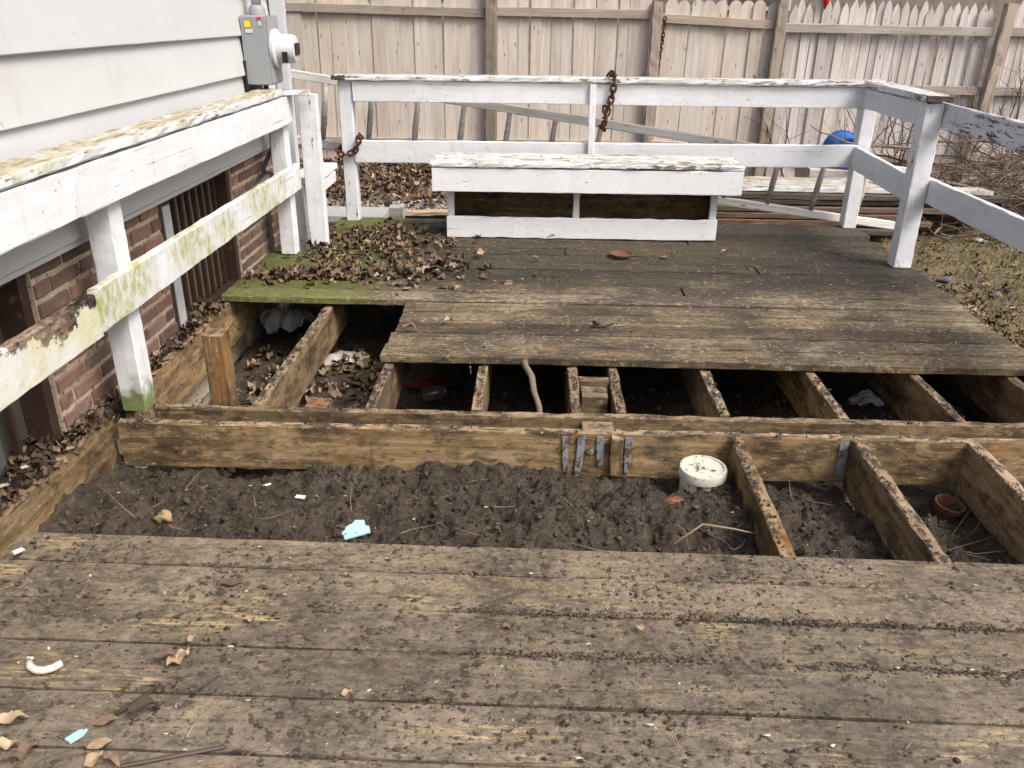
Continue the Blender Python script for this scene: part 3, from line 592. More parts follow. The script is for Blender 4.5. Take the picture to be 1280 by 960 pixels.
xbeam('rim_joist', -1.55, 2.2, 5.88, LUMBER_D); joist(2.18, 3.26, 5.86, LUMBER_D, 'rim_joist')
box('support_post', (.213, 3.055, -.5), (.317, 3.16, -.062), LUMBER, deck, .004)
xbeam('blocking', .205, .329, 3.192, LUMBER_D, d=.09); xbeam('blocking', .20, .315, 2.782, LUMBER_D, w=.085, d=.06, top=JT-.012)
board('cut_joist_end', (.322, 2.679, -.205), (.322, 2.679, -.045), .046, .032, LUMBER, deck, up=(0, -1, 0), jit=.004, bev=.004, jag=.012)
box('support_post', (-1.0, 3.3, -.5), (-.9, 3.4, -.26), LUMBER, deck); box('support_post', (1.9, 2.72, -.5), (1.99, 2.80, -.06), LUMBER, deck)
# joist hangers nailed to the beam
def hanger(x, z0, z1, w, bend=0.):
    n = 6; V, F = [], []
    for i in range(n+1):
        t = i/n; z = z0+(z1-z0)*t; ww = w*(1 if t > .25 else .6+1.6*t); xo = bend*(1-t)**2; yo = -abs(bend)*.5*(1-t)**2
        for dx_, dy_ in ((-ww/2, 0), (ww/2, 0), (ww/2, -.003), (-ww/2, -.003)): V.append((dx_+xo, dy_+yo, z-z0))
    for i in range(n):
        for j in range(4): q = (j+1) % 4; F.append((i*4+j, i*4+q, (i+1)*4+q, (i+1)*4+j))
    F += [(3, 2, 1, 0), tuple(n*4+j for j in range(4))]
    h = put('joist_hanger', mesh_py('hanger', V, F), ZINC, fb, Matrix.Translation((x, 2.6935, z0)))
    for z in (.25, .55, .85): put('nail_hole', box_mesh(.006, .003, .006), BLACK, h, Matrix.Translation((x+rnd.uniform(-.004, .004), 2.637, z0+(z1-z0)*z))) if False else None
    return h
hanger(.135, -.20, -.055, .022, .006); hanger(.193, -.215, -.050, .026, -.012); hanger(.262, -.17, -.052, .026, .004); hanger(.366, -.20, -.055, .026, .0); hanger(1.145, -.19, -.055, .032, 0)
lathe('bolt_washer', [(0, 0), (.014, 0), (.014, .003), (.007, .003), (.007, .009), (0, .011)], ZINC, fb, Matrix.Translation((.226, 2.694, -.115)) @ Euler((rad(90), 0, 0)).to_matrix().to_4x4(), 14)
for x, z in ((-.55, 0), (-.25, 0), (.34, 0), (.12, 0)):
    lathe('nail', [(0, 0), (.0022, 0), (.0022, .028), (.005, .028), (.005, .030), (0, .030)], ZINC, deck, Matrix.Translation((x, 3.215 if x in (-.25, .34) else 2.715, JT)) @ Euler((rnd.gauss(0, .15), rnd.gauss(0, .15), 0)).to_matrix().to_4x4(), 8)
# stump of a rail post left standing in the open bay
st = thing('post_stump', (-1.255, 3.10, -.4), 'cut-off brown post stump standing in the open bay by the ledger', 'post')
board('stump', (-1.262, 3.10, -.46), (-1.268, 3.09, .170), .092, .09, LUMBER_D, st, up=(0, -1, 0), jit=.003, bev=.006, jag=.004)

# ------------------------------------------------------------------ railings
def vpost(par, x, y, z0, z1, mat, w=.092, d=.092, name='post', lean=(0, 0), rz=0):
    p0, p1 = Vector((x, y, z0)), Vector((x+lean[0], y+lean[1], z1)); u = (math.sin(rz), -math.cos(rz), 0)
    return board(name, p0, p1, w, d, mat, par, up=u, jit=.0013, bev=.005, jag=.006, seg=24)
LR = thing('deck_railing', (-1.47, 3.5, 0), 'mossy white railing along the house wall with algae-green rails', 'railing', None)
vpost(LR, -1.470, 2.792, -.02, .93, PAINT_POST_MOSS); vpost(LR, -1.470, 4.905, 0, .93, PAINT_POST); vpost(LR, -1.470, .70, 0, .93, PAINT)
board('top_rail', (-1.404, .55, .835), (-1.404, 4.955, .835), .150, .036, PAINT, LR, up=(1, 0, 0), bev=.004, wave=.002)
board('middle_rail', (-1.404, 2.505, .462), (-1.404, 4.985, .447), .150, .036, PAINT_MOSSY, LR, up=(1, 0, 0), bev=.004, jag=.012, wave=.003)
rr_ = board('middle_rail', (-1.406, .55, .462), (-1.402, 2.50, .452), .150, .036, PAINT_ROT, LR, up=(1, 0, 0), seg=40, bev=.004, jag=.02, wave=.002)
rr_['label'] = 'rotten end of the middle rail'
rc = rr_.data                              # eaten-away upper edge near the rotten end
for vtx in rc.vertices:
    if vtx.co.x > .62 and vtx.co.y > .03: vtx.co.y -= (.0+.03*abs(mnoise.noise(Vector((vtx.co.x*19, 1, 3)))))*min(1, (vtx.co.x-.62)/.12)
board('cap', (-1.455, .55, .932), (-1.455, 4.80, .936), .145, .038, PAINT_CAP_MOSSY, LR, bev=.007, jit=.003, jag=.008, wave=.003)
board('cap_end', (-1.46, 4.895, .925), (-1.285, 4.91, .924), .13, .030, PAINT_CAP, LR, bev=.005, jit=.003, jag=.006)
GP = tag(vpost(None, -1.325, 5.05, .0, .905, PAINT_POST, w=.112, d=.06, name='gate_post'), 'leaning white gate post with flaking paint beside the deck steps', 'post')
BR = thing('deck_railing', (.4, 5.83, 0), 'white back railing of the deck with corner posts and peeling cap', 'railing')
vpost(BR, -1.27, 5.84, -.02, .925, PAINT_POST, lean=(.0, 0)); vpost(BR, 2.20, 5.84, 0, .925, PAINT); vpost(BR, 2.175, 4.86, 0, .925, PAINT_POST, w=.105, d=.10)
board('top_rail', (-1.215, 5.80, .858), (2.15, 5.80, .862), .135, .036, PAINT, BR, up=(0, -1, 0), wave=.002); board('middle_rail', (-1.225, 5.80, .468), (2.15, 5.80, .487), .150, .036, PAINT, BR, up=(0, -1, 0), wave=.002)
board('cap', (-1.335, 5.83, .945), (2.26, 5.83, .952), .145, .036, PAINT_CAP, BR, bev=.006, jit=.0035, jag=.01, wave=.002)
board('baluster', (.375, 5.768, .40), (.372, 5.768, .925), .045, .026, PAINT, BR, up=(0, -1, 0))
board('top_rail', (2.142, 4.92, .860), (2.148, 5.79, .862), .125, .032, PAINT, BR, up=(1, 0, 0)); board('middle_rail', (2.147, 4.92, .452), (2.150, 5.79, .482), .150, .032, PAINT, BR, up=(1, 0, 0))
board('cap', (2.178, 4.79, .947), (2.188, 5.754, .952), .15, .036, PAINT_CAP, BR, bev=.006, jit=.004, jag=.012)
for a, b, n_ in (((-1.345, 5.762, .944), (-1.255, 5.760, .945), .033), ((2.105, 4.782, .946), (2.25, 4.782, .946), .034)): board('rotten_cap_edge', a, b, n_, .022, SCRAP_D, BR, up=(0, -1, 0), jit=.004, seg=6)
RR = thing('deck_railing', (2.26, 3.5, 0), 'uncapped white railing along the lawn edge with a rot-stained rail', 'railing')
board('top_rail', (2.248, 2.6, .835), (2.244, 5.0, .862), .130, .034, PAINT_CAP, RR, up=(1, 0, 0), wave=.003); board('middle_rail', (2.248, 2.6, .445), (2.244, 4.95, .447), .140, .034, PAINT_POST, RR, up=(1, 0, 0), wave=.002)
vpost(RR, 2.285, 3.0, -.3, .92, PAINT_POST)

# ------------------------------------------------------------------ bench
bn = thing('deck_bench', (.33, 5.5, 0), 'white painted box bench with flaking seat boards at the back railing', 'bench')
for k, y in enumerate((5.30, 5.43, 5.56)): board('seat_board', (-.645, y, .482+.002*k), (1.295, y, .485+.002*k), .127, .034, PAINT_BENCH, bn, jit=.004, bev=.006, jag=.01, wave=.002)
board('front_apron', (-.638, 5.262, .388), (1.292, 5.262, .392), .148, .032, PAINT_BENCHF, bn, up=(0, -1, 0))
for x in (-.622, 1.276): board('side_apron', (x, 5.284, .388), (x, 5.62, .388), .148, .030, PAINT_BENCHF, bn, up=(1, 0, 0))
board('skirt_board', (-.560, 5.352, .070), (1.182, 5.352, .074), .138, .034, PAINT_BENCHF, bn, up=(0, -1, 0), jit=.004)
for x, mt_ in ((-.535, PAINT), (.275, PAINT_POST), (1.155, PAINT_POST)): board('stud', (x, 5.388, .0), (x, 5.388, .47), .045, .036, mt_, bn, up=(0, -1, 0))
for x in (-.55, 1.17): board('side_board', (x, 5.415, .155), (x, 5.62, .155), .31, .022, LUMBER_D, bn, up=(1, 0, 0))
board('back_board', (-.56, 5.635, .23), (1.18, 5.635, .23), .46, .022, LUMBER_D, bn, up=(0, -1, 0))
# small white plank bench by the steps
wb = thing('plank_step', (-1.42, 5.4, -.2), 'white plank step tucked between house corner and gate post', 'step')
board('tread', (-1.42, 5.14, .385), (-1.42, 5.68, .392), .19, .04, PAINT_POST, wb, bev=.008); board('fascia', (-1.345, 5.16, .325), (-1.345, 5.64, .332), .075, .025, PAINT, wb, up=(1, 0, 0))
for y in (5.15, 5.60): board('leg', (-1.46, y, -.33), (-1.46, y, .365), .08, .05, PAINT_POST, wb, up=(0, -1, 0))

# ------------------------------------------------------------------ ladder and chains
ld = thing('wooden_ladder', (0, 5.99, 0), 'long grey wooden ladder lying on edge behind the back railing', 'ladder')
zu = lambda x: .715-.138*x; zl = lambda x: .300-.125*x; LY = 6.0
board('side_rail', (-2.1, LY, zu(-2.1)), (2.75, LY, zu(2.75)), .062, .03, LADDER_RAIL, ld, up=(0, -1, 0), bev=.006); board('side_rail', (-2.1, LY, zl(-2.1)), (2.75, LY, zl(2.75)), .062, .03, LADDER_RAIL, ld, up=(0, -1, 0), bev=.006)
x = -1.755
while x < 2.7:
    b_ = x-.05; tube('rung', [(x, LY, zu(x)-.026), ((x+b_)/2, LY, (zu(x)+zl(b_))/2), (b_, LY, zl(b_)+.026)], [.017, .021, .017], OLDWOOD, ld, 10); x += .3155
def link_mesh():
    n, k, V, F = 20, 6, [], []
    for i in range(n):
        q = 2*math.pi*i/n; c, s_ = math.cos(q), math.sin(q); cx = .012*c; cy = .010*s_+math.copysign(.009, s_) if abs(s_) > 1e-6 else 0
        for j in range(k):
            a = 2*math.pi*j/k; V.append((cx+.0052*math.cos(a)*c, cy+.0052*math.cos(a)*s_, .0052*math.sin(a)))
    for i in range(n):
        for j in range(k): F.append((i*k+j, ((i+1) % n)*k+j, ((i+1) % n)*k+(j+1) % k, i*k+(j+1) % k))
    me = mesh_py('link', V, F, True); me.materials.append(RUST); return me
LINK = link_mesh()
def chain(pts, label, sc=1.0):
    ch = thing('rusty_chain', pts[0], label, 'chain'); pts = [Vector(p) for p in pts]; step = .031*sc
    poly = []; 
    for a, b in zip(pts[:-1], pts[1:]):
        n = max(1, int((b-a).length/.004)); poly += [a.lerp(b, i/n) for i in range(n)]
    poly.append(pts[-1]); d = 0; last = poly[0]; acc = step; k = 0
    for i in range(1, len(poly)):
        acc += (poly[i]-poly[i-1]).length
        if acc >= step:
            acc = 0; t = (poly[min(i+3, len(poly)-1)]-poly[max(i-4, 0)]).normalized(); a = t.orthogonal().normalized()
            R = Matrix((a, t, a.cross(t))).transposed().to_4x4() @ Euler((0, rad(90)*(k % 2)+rad(40)+rnd.gauss(0, .15), 0)).to_matrix().to_4x4()
            reg(bpy.data.objects.new('link', LINK), Matrix.Translation(poly[i]) @ R @ Matrix.Scale(sc*1.15, 4), ch); k += 1
    return ch
cx0 = on_y(765, 97, 5.75).x
chain([(cx0-.01, 6.02, .62), (cx0-.01, 6.03, .80), (cx0, 5.93, .978), (cx0+.01, 5.84, .988), (cx0+.018, 5.757, .978), (cx0+.016, 5.748, .93), (cx0+.01, 5.755, .86), (cx0-.01, 5.762, .78), (cx0-.03, 5.764, .70), (cx0-.035, 5.80, .655), (cx0-.04, 5.86, .65), (cx0-.04, 5.96, .64)], 'rusty chain hooked over the back railing cap and hanging down', 1.2)
chain([(-1.315, 5.98, .47), (-1.345, 5.9, .475), (-1.345, 5.80, .47), (-1.325, 5.775, .455), (-1.27, 5.765, .452), (-1.22, 5.760, .475), (-1.195, 5.752, .52), (-1.185, 5.752, .56), (-1.19, 5.80, .575), (-1.20, 5.9, .55), (-1.24, 5.97, .49)], 'rusty chain looped around the back railing end post', 1.15)

# ------------------------------------------------------------------ fences
def picket_mesh(L, w, top, seed, t=.016):
    r = random.Random(seed); h = w/2
    if top == 'flat': out = [(-h, 0), (h, 0), (h, L), (-h, L)]
    elif top == 'dog': out = [(-h, 0), (h, 0), (h, L-.05), (h*.75, L-.02), (h*.3, L), (-h*.3, L), (-h*.75, L-.02), (-h, L-.05)]
    else: out = [(-h, 0), (h, 0), (h, L-.13), (h*.92, L-.09), (h*.6, L-.045), (.0, L), (-h*.6, L-.045), (-h*.92, L-.09), (-h, L-.13)]
    out = [(y+r.gauss(0, .0015), x+r.gauss(0, .002)) for x, y in out]; n = len(out)      # local x runs up the picket
    V = [(a, b, -t/2) for a, b in out]+[(a, b, t/2) for a, b in out]
    F = [tuple(range(n)), tuple(n+i for i in reversed(range(n)))]+[(i, n+i, n+(i+1) % n, (i+1) % n) for i in range(n)]
    me = mesh_py('picket', V, F); bmm = me; return me
def fence_run(par, x0, x1, y0, y1, pitch, w, top, L, mat, z0=-.30, lean=0., alt=0., jit=.012):
    ms = [picket_mesh(L, w, top, s) for s in range(5)]
    for q in ms: q.materials.append(mat)
    n = int(round((x1-x0)/pitch))
    for i in range(n):
        t = (i+.5)/n; X = x0+(x1-x0)*t; Y = y0+(y1-y0)*t+(alt if i % 2 else 0)
        R = Matrix(((0, 1, 0), (0, 0, 1), (1, 0, 0))).to_4x4()      # up, sideways, thickness
        Mx = Matrix.Translation((X, Y+rnd.uniform(-.007, .007), z0+rnd.uniform(-jit, jit))) @ Euler((rnd.gauss(0, .004), lean+rnd.gauss(0, .005), 0)).to_matrix().to_4x4() @ R
        reg(bpy.data.objects.new('picket', rnd.choice(ms)), Mx, par)
def fpost(par, x, y, w, top, mat=FENCE_POST, lean=(0, 0)): return board('post', (x-lean[0], y-lean[1], -.35), (x+lean[0], y+lean[1], top), w, .1, mat, par, up=(0, -1, 0), jit=.004, bev=.008)
FA = thing('board_fence', (0, 9, -.3), 'tall tan cedar board fence with dark posts behind the ladder', 'fence')
fence_run(FA, -4.6, -.52, 9.0, 9.0, .142, .138, 'flat', 2.05, FENCE_A); fence_run(FA, -.40, 1.12, 9.0, 9.0, .108, .103, 'flat', 2.05, FENCE_A); fence_run(FA, 1.22, 2.33, 9.0, 9.0, .128, .122, 'dog', 1.765, FENCE_A, lean=.02)
for a, b in (((-4.6, 1.40), (-.52, 1.330)), ((-.40, 1.345), (1.10, 1.335)), ((1.20, 1.305), (2.32, 1.255)), ((-4.6, .1), (-.52, .08)), ((-.40, .09), (1.1, .09)), ((1.2, .1), (2.32, .06))):
    board('rail', (a[0], 8.970, a[1]), (b[0], 8.970, b[1]), .085, .04, FENCE_RAIL, FA, up=(0, -1, 0))
fpost(FA, -.46, 8.94, .115, 1.82); fpost(FA, 1.165, 8.94, .10, 1.45, FENCE_RAIL); fpost(FA, 2.36, 8.94, .105, 1.62, FENCE_RAIL, (.02, 0)); fpost(FA, -2.7, 8.94, .11, 1.8)
chain([(1.245, 8.935, 1.30), (1.24, 8.935, 1.15), (1.225, 8.935, 1.0), (1.21, 8.935, .86)], 'rusty chain hanging beside the grey post of the board fence', 1.05)
FB = thing('picket_fence', (4.2, 9, -.3), 'weathered grey picket fence with pointed tops behind the brush heap', 'fence')
fence_run(FB, 2.44, 4.44, 8.99, 8.99, .0835, .081, 'point', 1.775, FENCE_B, alt=.014, lean=.012, jit=.035); fence_run(FB, 4.56, 8.2, 8.99, 8.9, .0835, .081, 'point', 1.79, FENCE_B, alt=.014, lean=.01, jit=.035)
for a, b in (((2.42, 1.232), (4.44, 1.215)), ((4.56, 1.22), (8.2, 1.2)), ((2.42, .69), (4.44, .67)), ((4.56, .67), (8.2, .66)), ((2.42, .0), (8.2, .0))):
    board('rail', (a[0], 8.955, a[1]), (b[0], 8.935, b[1]), .085, .035, FENCE_RAIL, FB, up=(0, -1, 0))
fpost(FB, 4.50, 8.90, .11, 1.47, FENCE_RAIL, (.04, 0)); fpost(FB, 7.2, 8.86, .11, 1.5, FENCE_RAIL)
# what stands beyond the fence
nb = thing('neighbour_house', (5, 15, -.3), 'tan brick house showing above the picket fence', 'house')
box('wall', (-6, 15, -.4), (14, 21, 4.2), mat_simple('neighbour_brick', (.24, .195, .165), .9, .35, 6, .5, dirt=(.17, .14, .12), dthr=.5), nb)
put('roof', mesh_py('roof', [(-6.5, 14.5, 4.2), (14.5, 14.5, 4.2), (14.5, 21.5, 4.2), (-6.5, 21.5, 4.2), (-6.5, 18, 6.4), (14.5, 18, 6.4)], [(0, 3, 2, 1), (0, 1, 5, 4), (2, 3, 4, 5), (0, 4, 3), (1, 2, 5)]), SHINGLE, nb)
for x in (-2, 3, 8): wn_ = box('window', (x, 14.95, 1.4), (x+1.1, 15.02, 2.8), WHITE_TRIM, nb); box('pane', (x+.08, 14.93, 1.48), (x+1.02, 14.94, 2.72), GLASS, wn_)
rf = on_y(1034, 2, 8.90); V, F = tube_arrays([(0, 0, -.13), (.01, 0, -.06), (0, 0, .03), (0, 0, .06)], [.006, .03, .045, .01], 10)
tag(put('red_reflector', mesh_py('red_reflector', V, F, True), RED, None, Matrix.Translation((rf.x, 8.955, rf.z+.06))), 'small red plastic scrap hung on a pointed picket', 'scrap')

# ------------------------------------------------------------------ scrap lumber, brush, bucket behind the deck
SL = 'weathered board lying in the scrap lumber heap behind the ladder'
k = 0; mats = [SCRAP_D, SCRAP_R, SCRAP_D, OLDWOOD, SCRAP_R, SCRAP_D, SCRAP_D, SCRAP_R, SCRAP_D, LADDER_RAIL, SCRAP_R, SCRAP_D]
for layer, (zc, n) in enumerate(((-.235, 4), (-.185, 3), (-.135, 3), (-.085, 2), (-.035, 2), (.012, 2), (.058, 2))):
    for i in range(n):
        y = 6.75+i*(.62/n)+layer*.03; x0 = .9+rnd.uniform(-.35, .5); x1 = 3.5+rnd.uniform(-.7, .4)
        mt_ = mats[k % len(mats)]; hh = .05
        if layer == 6: mt_, x0, x1 = PAINT_CAP_MOSSY, 1.2+i*.25, 3.7-i*.3
        o = board('scrap_board', (x0, y+rnd.uniform(-.04, .04), zc), (x1, y+rnd.uniform(-.05, .05), zc+rnd.uniform(-.004, .004)), .13 if n > 2 else .16, .042, mt_, jit=.003, jag=.02); k += 1
        if layer == 6: tag(o, 'white painted board on top of the scrap lumber heap', 'board', 'white boards on the lumber heap')
        else:
            nm = {SCRAP_D: 'dark blackened', SCRAP_R: 'reddish brown', OLDWOOD: 'grey weathered', LADDER_RAIL: 'pale grey'}[mt_]
            tag(o, nm+' board lying in the scrap lumber heap behind the ladder', 'board', nm+' boards in the scrap lumber heap')
o = board('split_board', (-1.18, 6.92, -.205), (-.25, 6.98, -.185), .10, .035, SCRAP_T, jit=.004, jag=.04); tag(o, 'pale split board lying on dark boards behind the railing end post', 'board')
for a, b, mt_ in (((-1.2, 6.98, -.245), (-.2, 7.03, -.245), SCRAP_D), ((-.75, 6.70, -.25), (.35, 6.80, -.25), SCRAP_D), ((-.5, 6.55, -.255), (.5, 6.60, -.255), SCRAP_R)):
    tag(board('dark_board', a, b, .12, .04, mt_, jit=.004, jag=.03), 'dark rotten board on the gravel behind the bench', 'board', 'dark boards on the gravel')
tag(box('concrete_slab', (-2.0, 6.9, -.29), (-1.25, 7.25, -.225), SLAB, None, .01), 'flat grey concrete slab on the gravel beyond the steps', 'slab')
tag(board('edging_timber', (-1.5, 6.42, -.20), (-.45, 6.44, -.21), .12, .09, mat_simple('mossy_timber', (.16, .165, .07), .9, .4, 14, .6), jit=.005), 'mossy green timber on the ground behind the railing end post', 'timber')
tag(box('wood_block', (-1.16, 6.62, -.28), (-1.05, 6.74, -.09), OLDWOOD, None, .006), 'short grey wooden block standing behind the railing end post', 'block')
bc = on_y(1060, 192, 7.6); Mx = Matrix.Translation((bc.x, 7.62, bc.z)) @ Euler((rad(90), 0, rad(-8))).to_matrix().to_4x4()
bk = thing('plastic_bucket', (bc.x, 7.8, bc.z-.16), 'bright blue plastic bucket lying on its side behind the lumber heap', 'bucket')
lathe('body', [(.15, -.34), (.158, -.34), (.158, -.30), (.148, -.30), (.140, -.01), (.134, 0), (.118, 0), (.112, -.012), (0, -.012)], BLUE_BUCKET, bk, Mx)
lathe('rib', [(.060, -.012), (.066, -.003), (.072, -.012)], BLUE_BUCKET, bk, Mx)
o = tag(box('bucket_rest', (bc.x-.3, 7.62, -.32), (bc.x+.25, 8.0, bc.z-.142), OLDWOOD, None, .01), 'old timber block beneath the blue bucket', 'block')
def wiggle(p0, d, L, r0, n=9, bend=.35, droop=0.):
    p = Vector(p0); d = Vector(d).normalized(); pts = [p.copy()]
    for i in range(n):
        d = (d+Vector((rnd.gauss(0, bend), rnd.gauss(0, bend), rnd.gauss(0, bend)-droop))*.35).normalized(); p = p+d*L/n; p.z = max(p.z, -.27); pts.append(p.copy())
    return pts, [r0*(1-.8*i/n) for i in range(n+1)]
def branch(p0, d, L, r0, label, group=None, twigs=5, mat=BARK, cat='branch', bend=.35, name='branch'):
    pts, rs = wiggle(p0, d, L, r0, 12, bend); V, F = tube_arrays(pts, rs, 7)
    for _ in range(twigs):
        i = rnd.randrange(3, 11); q, qr = wiggle(pts[i], (pts[i+1]-pts[i]).normalized()+Vector((rnd.gauss(0, .8), rnd.gauss(0, .5), rnd.gauss(.2, .6))), L*rnd.uniform(.2, .5), rs[i]*.6, 7, .5)
        v2, f2 = tube_arrays(q, qr, 5); o_ = len(V); V += v2; F += [tuple(a+o_ for a in f) for f in f2]
    c = Vector(pts[0]); return tag(put(name, mesh_py(name, [Vector(a)-c for a in V], F, True), mat, None, Matrix.Translation(c)), label, cat, group)
BL = 'bare brown branch in the brush heap by the picket fence'
for _ in range(44):
    x = rnd.uniform(3.1, 5.6); y = rnd.uniform(7.0, 8.5); h = max(.05, .62*(1-abs(x-4.3)/1.9))
    branch((x+rnd.uniform(.4, 1.), y, -.25+rnd.uniform(0, 1.0)*h), (-1, rnd.gauss(0, .5), rnd.gauss(.06, .16)), rnd.uniform(.9, 1.9), rnd.uniform(.007, .016), *((BL, 'branches in the brush heap', 5, BARK) if _ % 3 else (BL.replace('brown', 'blackish'), 'blackish branches in the brush heap', 5, BARK_D)))
for _ in range(16):
    x = rnd.uniform(3.0, 5.4); branch((x, rnd.uniform(7.6, 8.7), rnd.uniform(-.25, .1)), (rnd.gauss(-.3, .6), rnd.gauss(0, .3), rnd.uniform(.3, .9)), rnd.uniform(.8, 1.4), rnd.uniform(.006, .011), 'thin bare branch arching up from the brush heap', 'arching branches above the brush heap', 7, BARK_D, bend=.3)
branch((3.3, 7.3, .32), (-1, .05, .10), 1.35, .016, 'long crooked branch arching over the blue bucket', None, 4, BARK, bend=.25)
branch((3.3, 7.45, .05), (1, .0, .05), 1.4, .02, 'thick bare branch sticking out of the brush heap over lumber', None, 4, BARK, bend=.2)
branch((3.75, 8.82, -.27), (.03, 0, 1), 1.13, .012, 'dark upright dead stem in front of the picket fence', None, 1, BARK_D, 'stem', .12, 'dead_stem')
VL = 'thin dry vine climbing up the picket fence'
for px_ in (990, 1003, 1085, 1120, 1150, 1215, 1262):
    p = on_y(px_, 175, 8.86); branch((p.x, 8.86, -.27), (rnd.gauss(0, .15), .02, 1), rnd.uniform(1.0, 1.6), .0075, VL, 'dry vines on the picket fence', 7, BARK_D, 'vine', .3, 'dry_vine')
# fine brush: too tangled to count
VV, FF, off = [], [], 0
for _ in range(1100):
    x = rnd.gauss(4.5, .75); y = rnd.uniform(6.6, 8.4); h = max(.03, .60*(1-abs(x-4.6)/1.7)); q, qr = wiggle((x, y, -.27+rnd.random()**1.2*h), (rnd.gauss(0, 1), rnd.gauss(0, .6), rnd.gauss(0, .3)), rnd.uniform(.25, .8), rnd.uniform(.003, .0075), 6, .5)
    v2, f2 = tube_arrays(q, qr, 4, False); VV += v2; FF += [tuple(a+off for a in f) for f in f2]; off += len(v2)
tag(put('brush_twigs', mesh_py('brush_twigs', VV, FF, True), BARK), 'tangle of thin dry twigs heaped by the picket fence', 'twigs', kind='stuff')

# ------------------------------------------------------------------ leaf, clod and chip templates
def leaf_template(curl, fold, seed):
    r = random.Random(seed); xs_ = [-.5, -.42, -.22, .02, .24, .40, .52]; ws = [.015, .14, .27, .30, .23, .11, .004]; V = []
    for x, wd in zip(xs_, ws):
        for s in (-1, 0, 1):
            V.append((x, s*wd*(1+r.gauss(0, .12)), curl*(x*x*1.6)+fold*abs(s)*wd*1.3+r.gauss(0, .03)+(curl*.4*math.sin(x*9+seed) if s else 0)))
    F = [(i*3+j, (i+1)*3+j, (i+1)*3+j+1, i*3+j+1) for i in range(6) for j in range(2)]
    return np.array(V), np.array(F)
LEAVES = [leaf_template(c, f, i) for i, (c, f) in enumerate(((.1, .2), (.5, .5), (.9, -.3), (-.4, .7), (.7, .9), (.25, -.5)))]
def clod_template(seed, sub=2):
    r = random.Random(seed); me = bpy.data.meshes.new('c'); import bmesh; b = bmesh.new(); bmesh.ops.create_icosphere(b, subdivisions=sub, radius=1)
    b.verts.ensure_lookup_table(); V = np.array([tuple(v.co*(1+.75*mnoise.noise(v.co*1.1+Vector((seed*7.3, 0, 0)))+.45*mnoise.noise(v.co*2.6+Vector((0, seed*5.1, 0)))+r.gauss(0, .06))) for v in b.verts]); V[:, 2] *= .7; F = np.array([[v.index for v in f.verts] for f in b.faces]); b.free(); return V, F
CLODS = [clod_template(i) for i in range(8)]; CRUMBS = [clod_template(i+20, 1) for i in range(8)]
CHIP = [(np.array([(-.5, -.3, 0), (.5, -.35, 0), (.45, .3, .04), (-.4, .35, 0), (-.5, -.3, .08), (.5, -.35, .08), (.45, .3, .12), (-.4, .35, .08)]), np.array([(4, 5, 6, 7), (0, 1, 5, 4), (1, 2, 6, 5), (2, 3, 7, 6), (3, 0, 4, 7)]))]
PALETTE = np.array([(.095, .062, .040), (.155, .105, .068), (.22, .155, .10), (.32, .235, .15), (.06, .042, .030), (.125, .09, .068), (.43, .335, .225)])
def pal(n, wts=None): return PALETTE[nr.choice(len(PALETTE), n, p=wts)]*nr.uniform(.75, 1.2, (n, 1))
def rot_rand(n, tilt=.45): return np.c_[nr.normal(0, tilt, n), nr.normal(0, tilt, n), nr.uniform(0, 6.28, n)]
def px_area(poly, n, z=0.):
    """random ground points inside a quad of photo pixels laid on height z"""
    q = np.array([on_z(x, y, z)[:] for x, y in poly]); u, v = nr.random(n)[:, None], nr.random(n)[:, None]
    return (q[0]*(1-u)+q[1]*u)*(1-v)+(q[3]*(1-u)+q[2]*u)*v
WM_MID = [.12, .22, .22, .16, .1, .12, .06]
# leaves blown into the corner of the deck
def clump(c, sd, n, zmax):
    p = np.c_[nr.normal(c[0], sd[0], n), nr.normal(c[1], sd[1], n), np.zeros(n)]; d = np.exp(-((p[:, 0]-c[0])/sd[0]/1.6)**2-((p[:, 1]-c[1])/sd[1]/1.6)**2); p[:, 2] = .012+nr.random(n)*zmax*d; return p
c1 = on_z(470, 303); c2 = on_z(420, 345); c3 = on_z(540, 335); c4 = on_z(350, 350); c5 = on_z(500, 340)
P_ = np.concatenate([clump(c1, (.25, .23), 340, .035), clump(c2, (.24, .08), 200, .02), clump(c3, (.10, .10), 60, .03), clump(c4, (.12, .06), 60, .03), clump(c5, (.28, .20), 110, .02), clump(on_z(415, 318), (.06, .10), 30, .03)])
P_ = P_[(P_[:, 0] > -1.56) & (P_[:, 1] > 4.05) & (P_[:, 1] < 5.85)]
n = len(P_); scatter('leaf_litter', LEAVES, P_, rot_rand(n, .2), nr.uniform(.025, .072, n), pal(n, [.2, .22, .17, .08, .18, .13, .02])*.78, T_LEAF, 'drift of curled dead leaves blown into the deck corner by the gate post', 'leaves', True)
# along the wall
P_ = np.c_[nr.uniform(-1.75, -1.555, 1300), nr.uniform(1.5, 4.02, 1300), np.zeros(1300)]; P_[:, 2] = -.045+nr.random(1300)*.05
P_ = P_[(P_[:, 0] > -1.615) | ((P_[:, 1] < 2.5) | (P_[:, 1] > 3.6))]; n = len(P_)
scatter('leaf_litter', LEAVES, P_, rot_rand(n, .55), nr.uniform(.02, .055, n), pal(n, [.22, .22, .14, .06, .22, .13, .01])*.75, T_LEAF, 'crumbled dead leaves packed between ledger and brick wall', 'leaves')
# open bay
P_ = np.c_[nr.uniform(-1.5, -.66, 420), nr.uniform(2.9, 4.3, 420), np.zeros(420)]; P_[:, 2] = height_soil(P_[:, 0], P_[:, 1])+.012+nr.random(420)*.02
n = 420; scatter('leaf_litter', LEAVES, P_, rot_rand(n, .5), nr.uniform(.03, .075, n), pal(n, WM_MID)*.9, T_LEAF, 'dead leaves on the soil of the open bay', 'leaves')
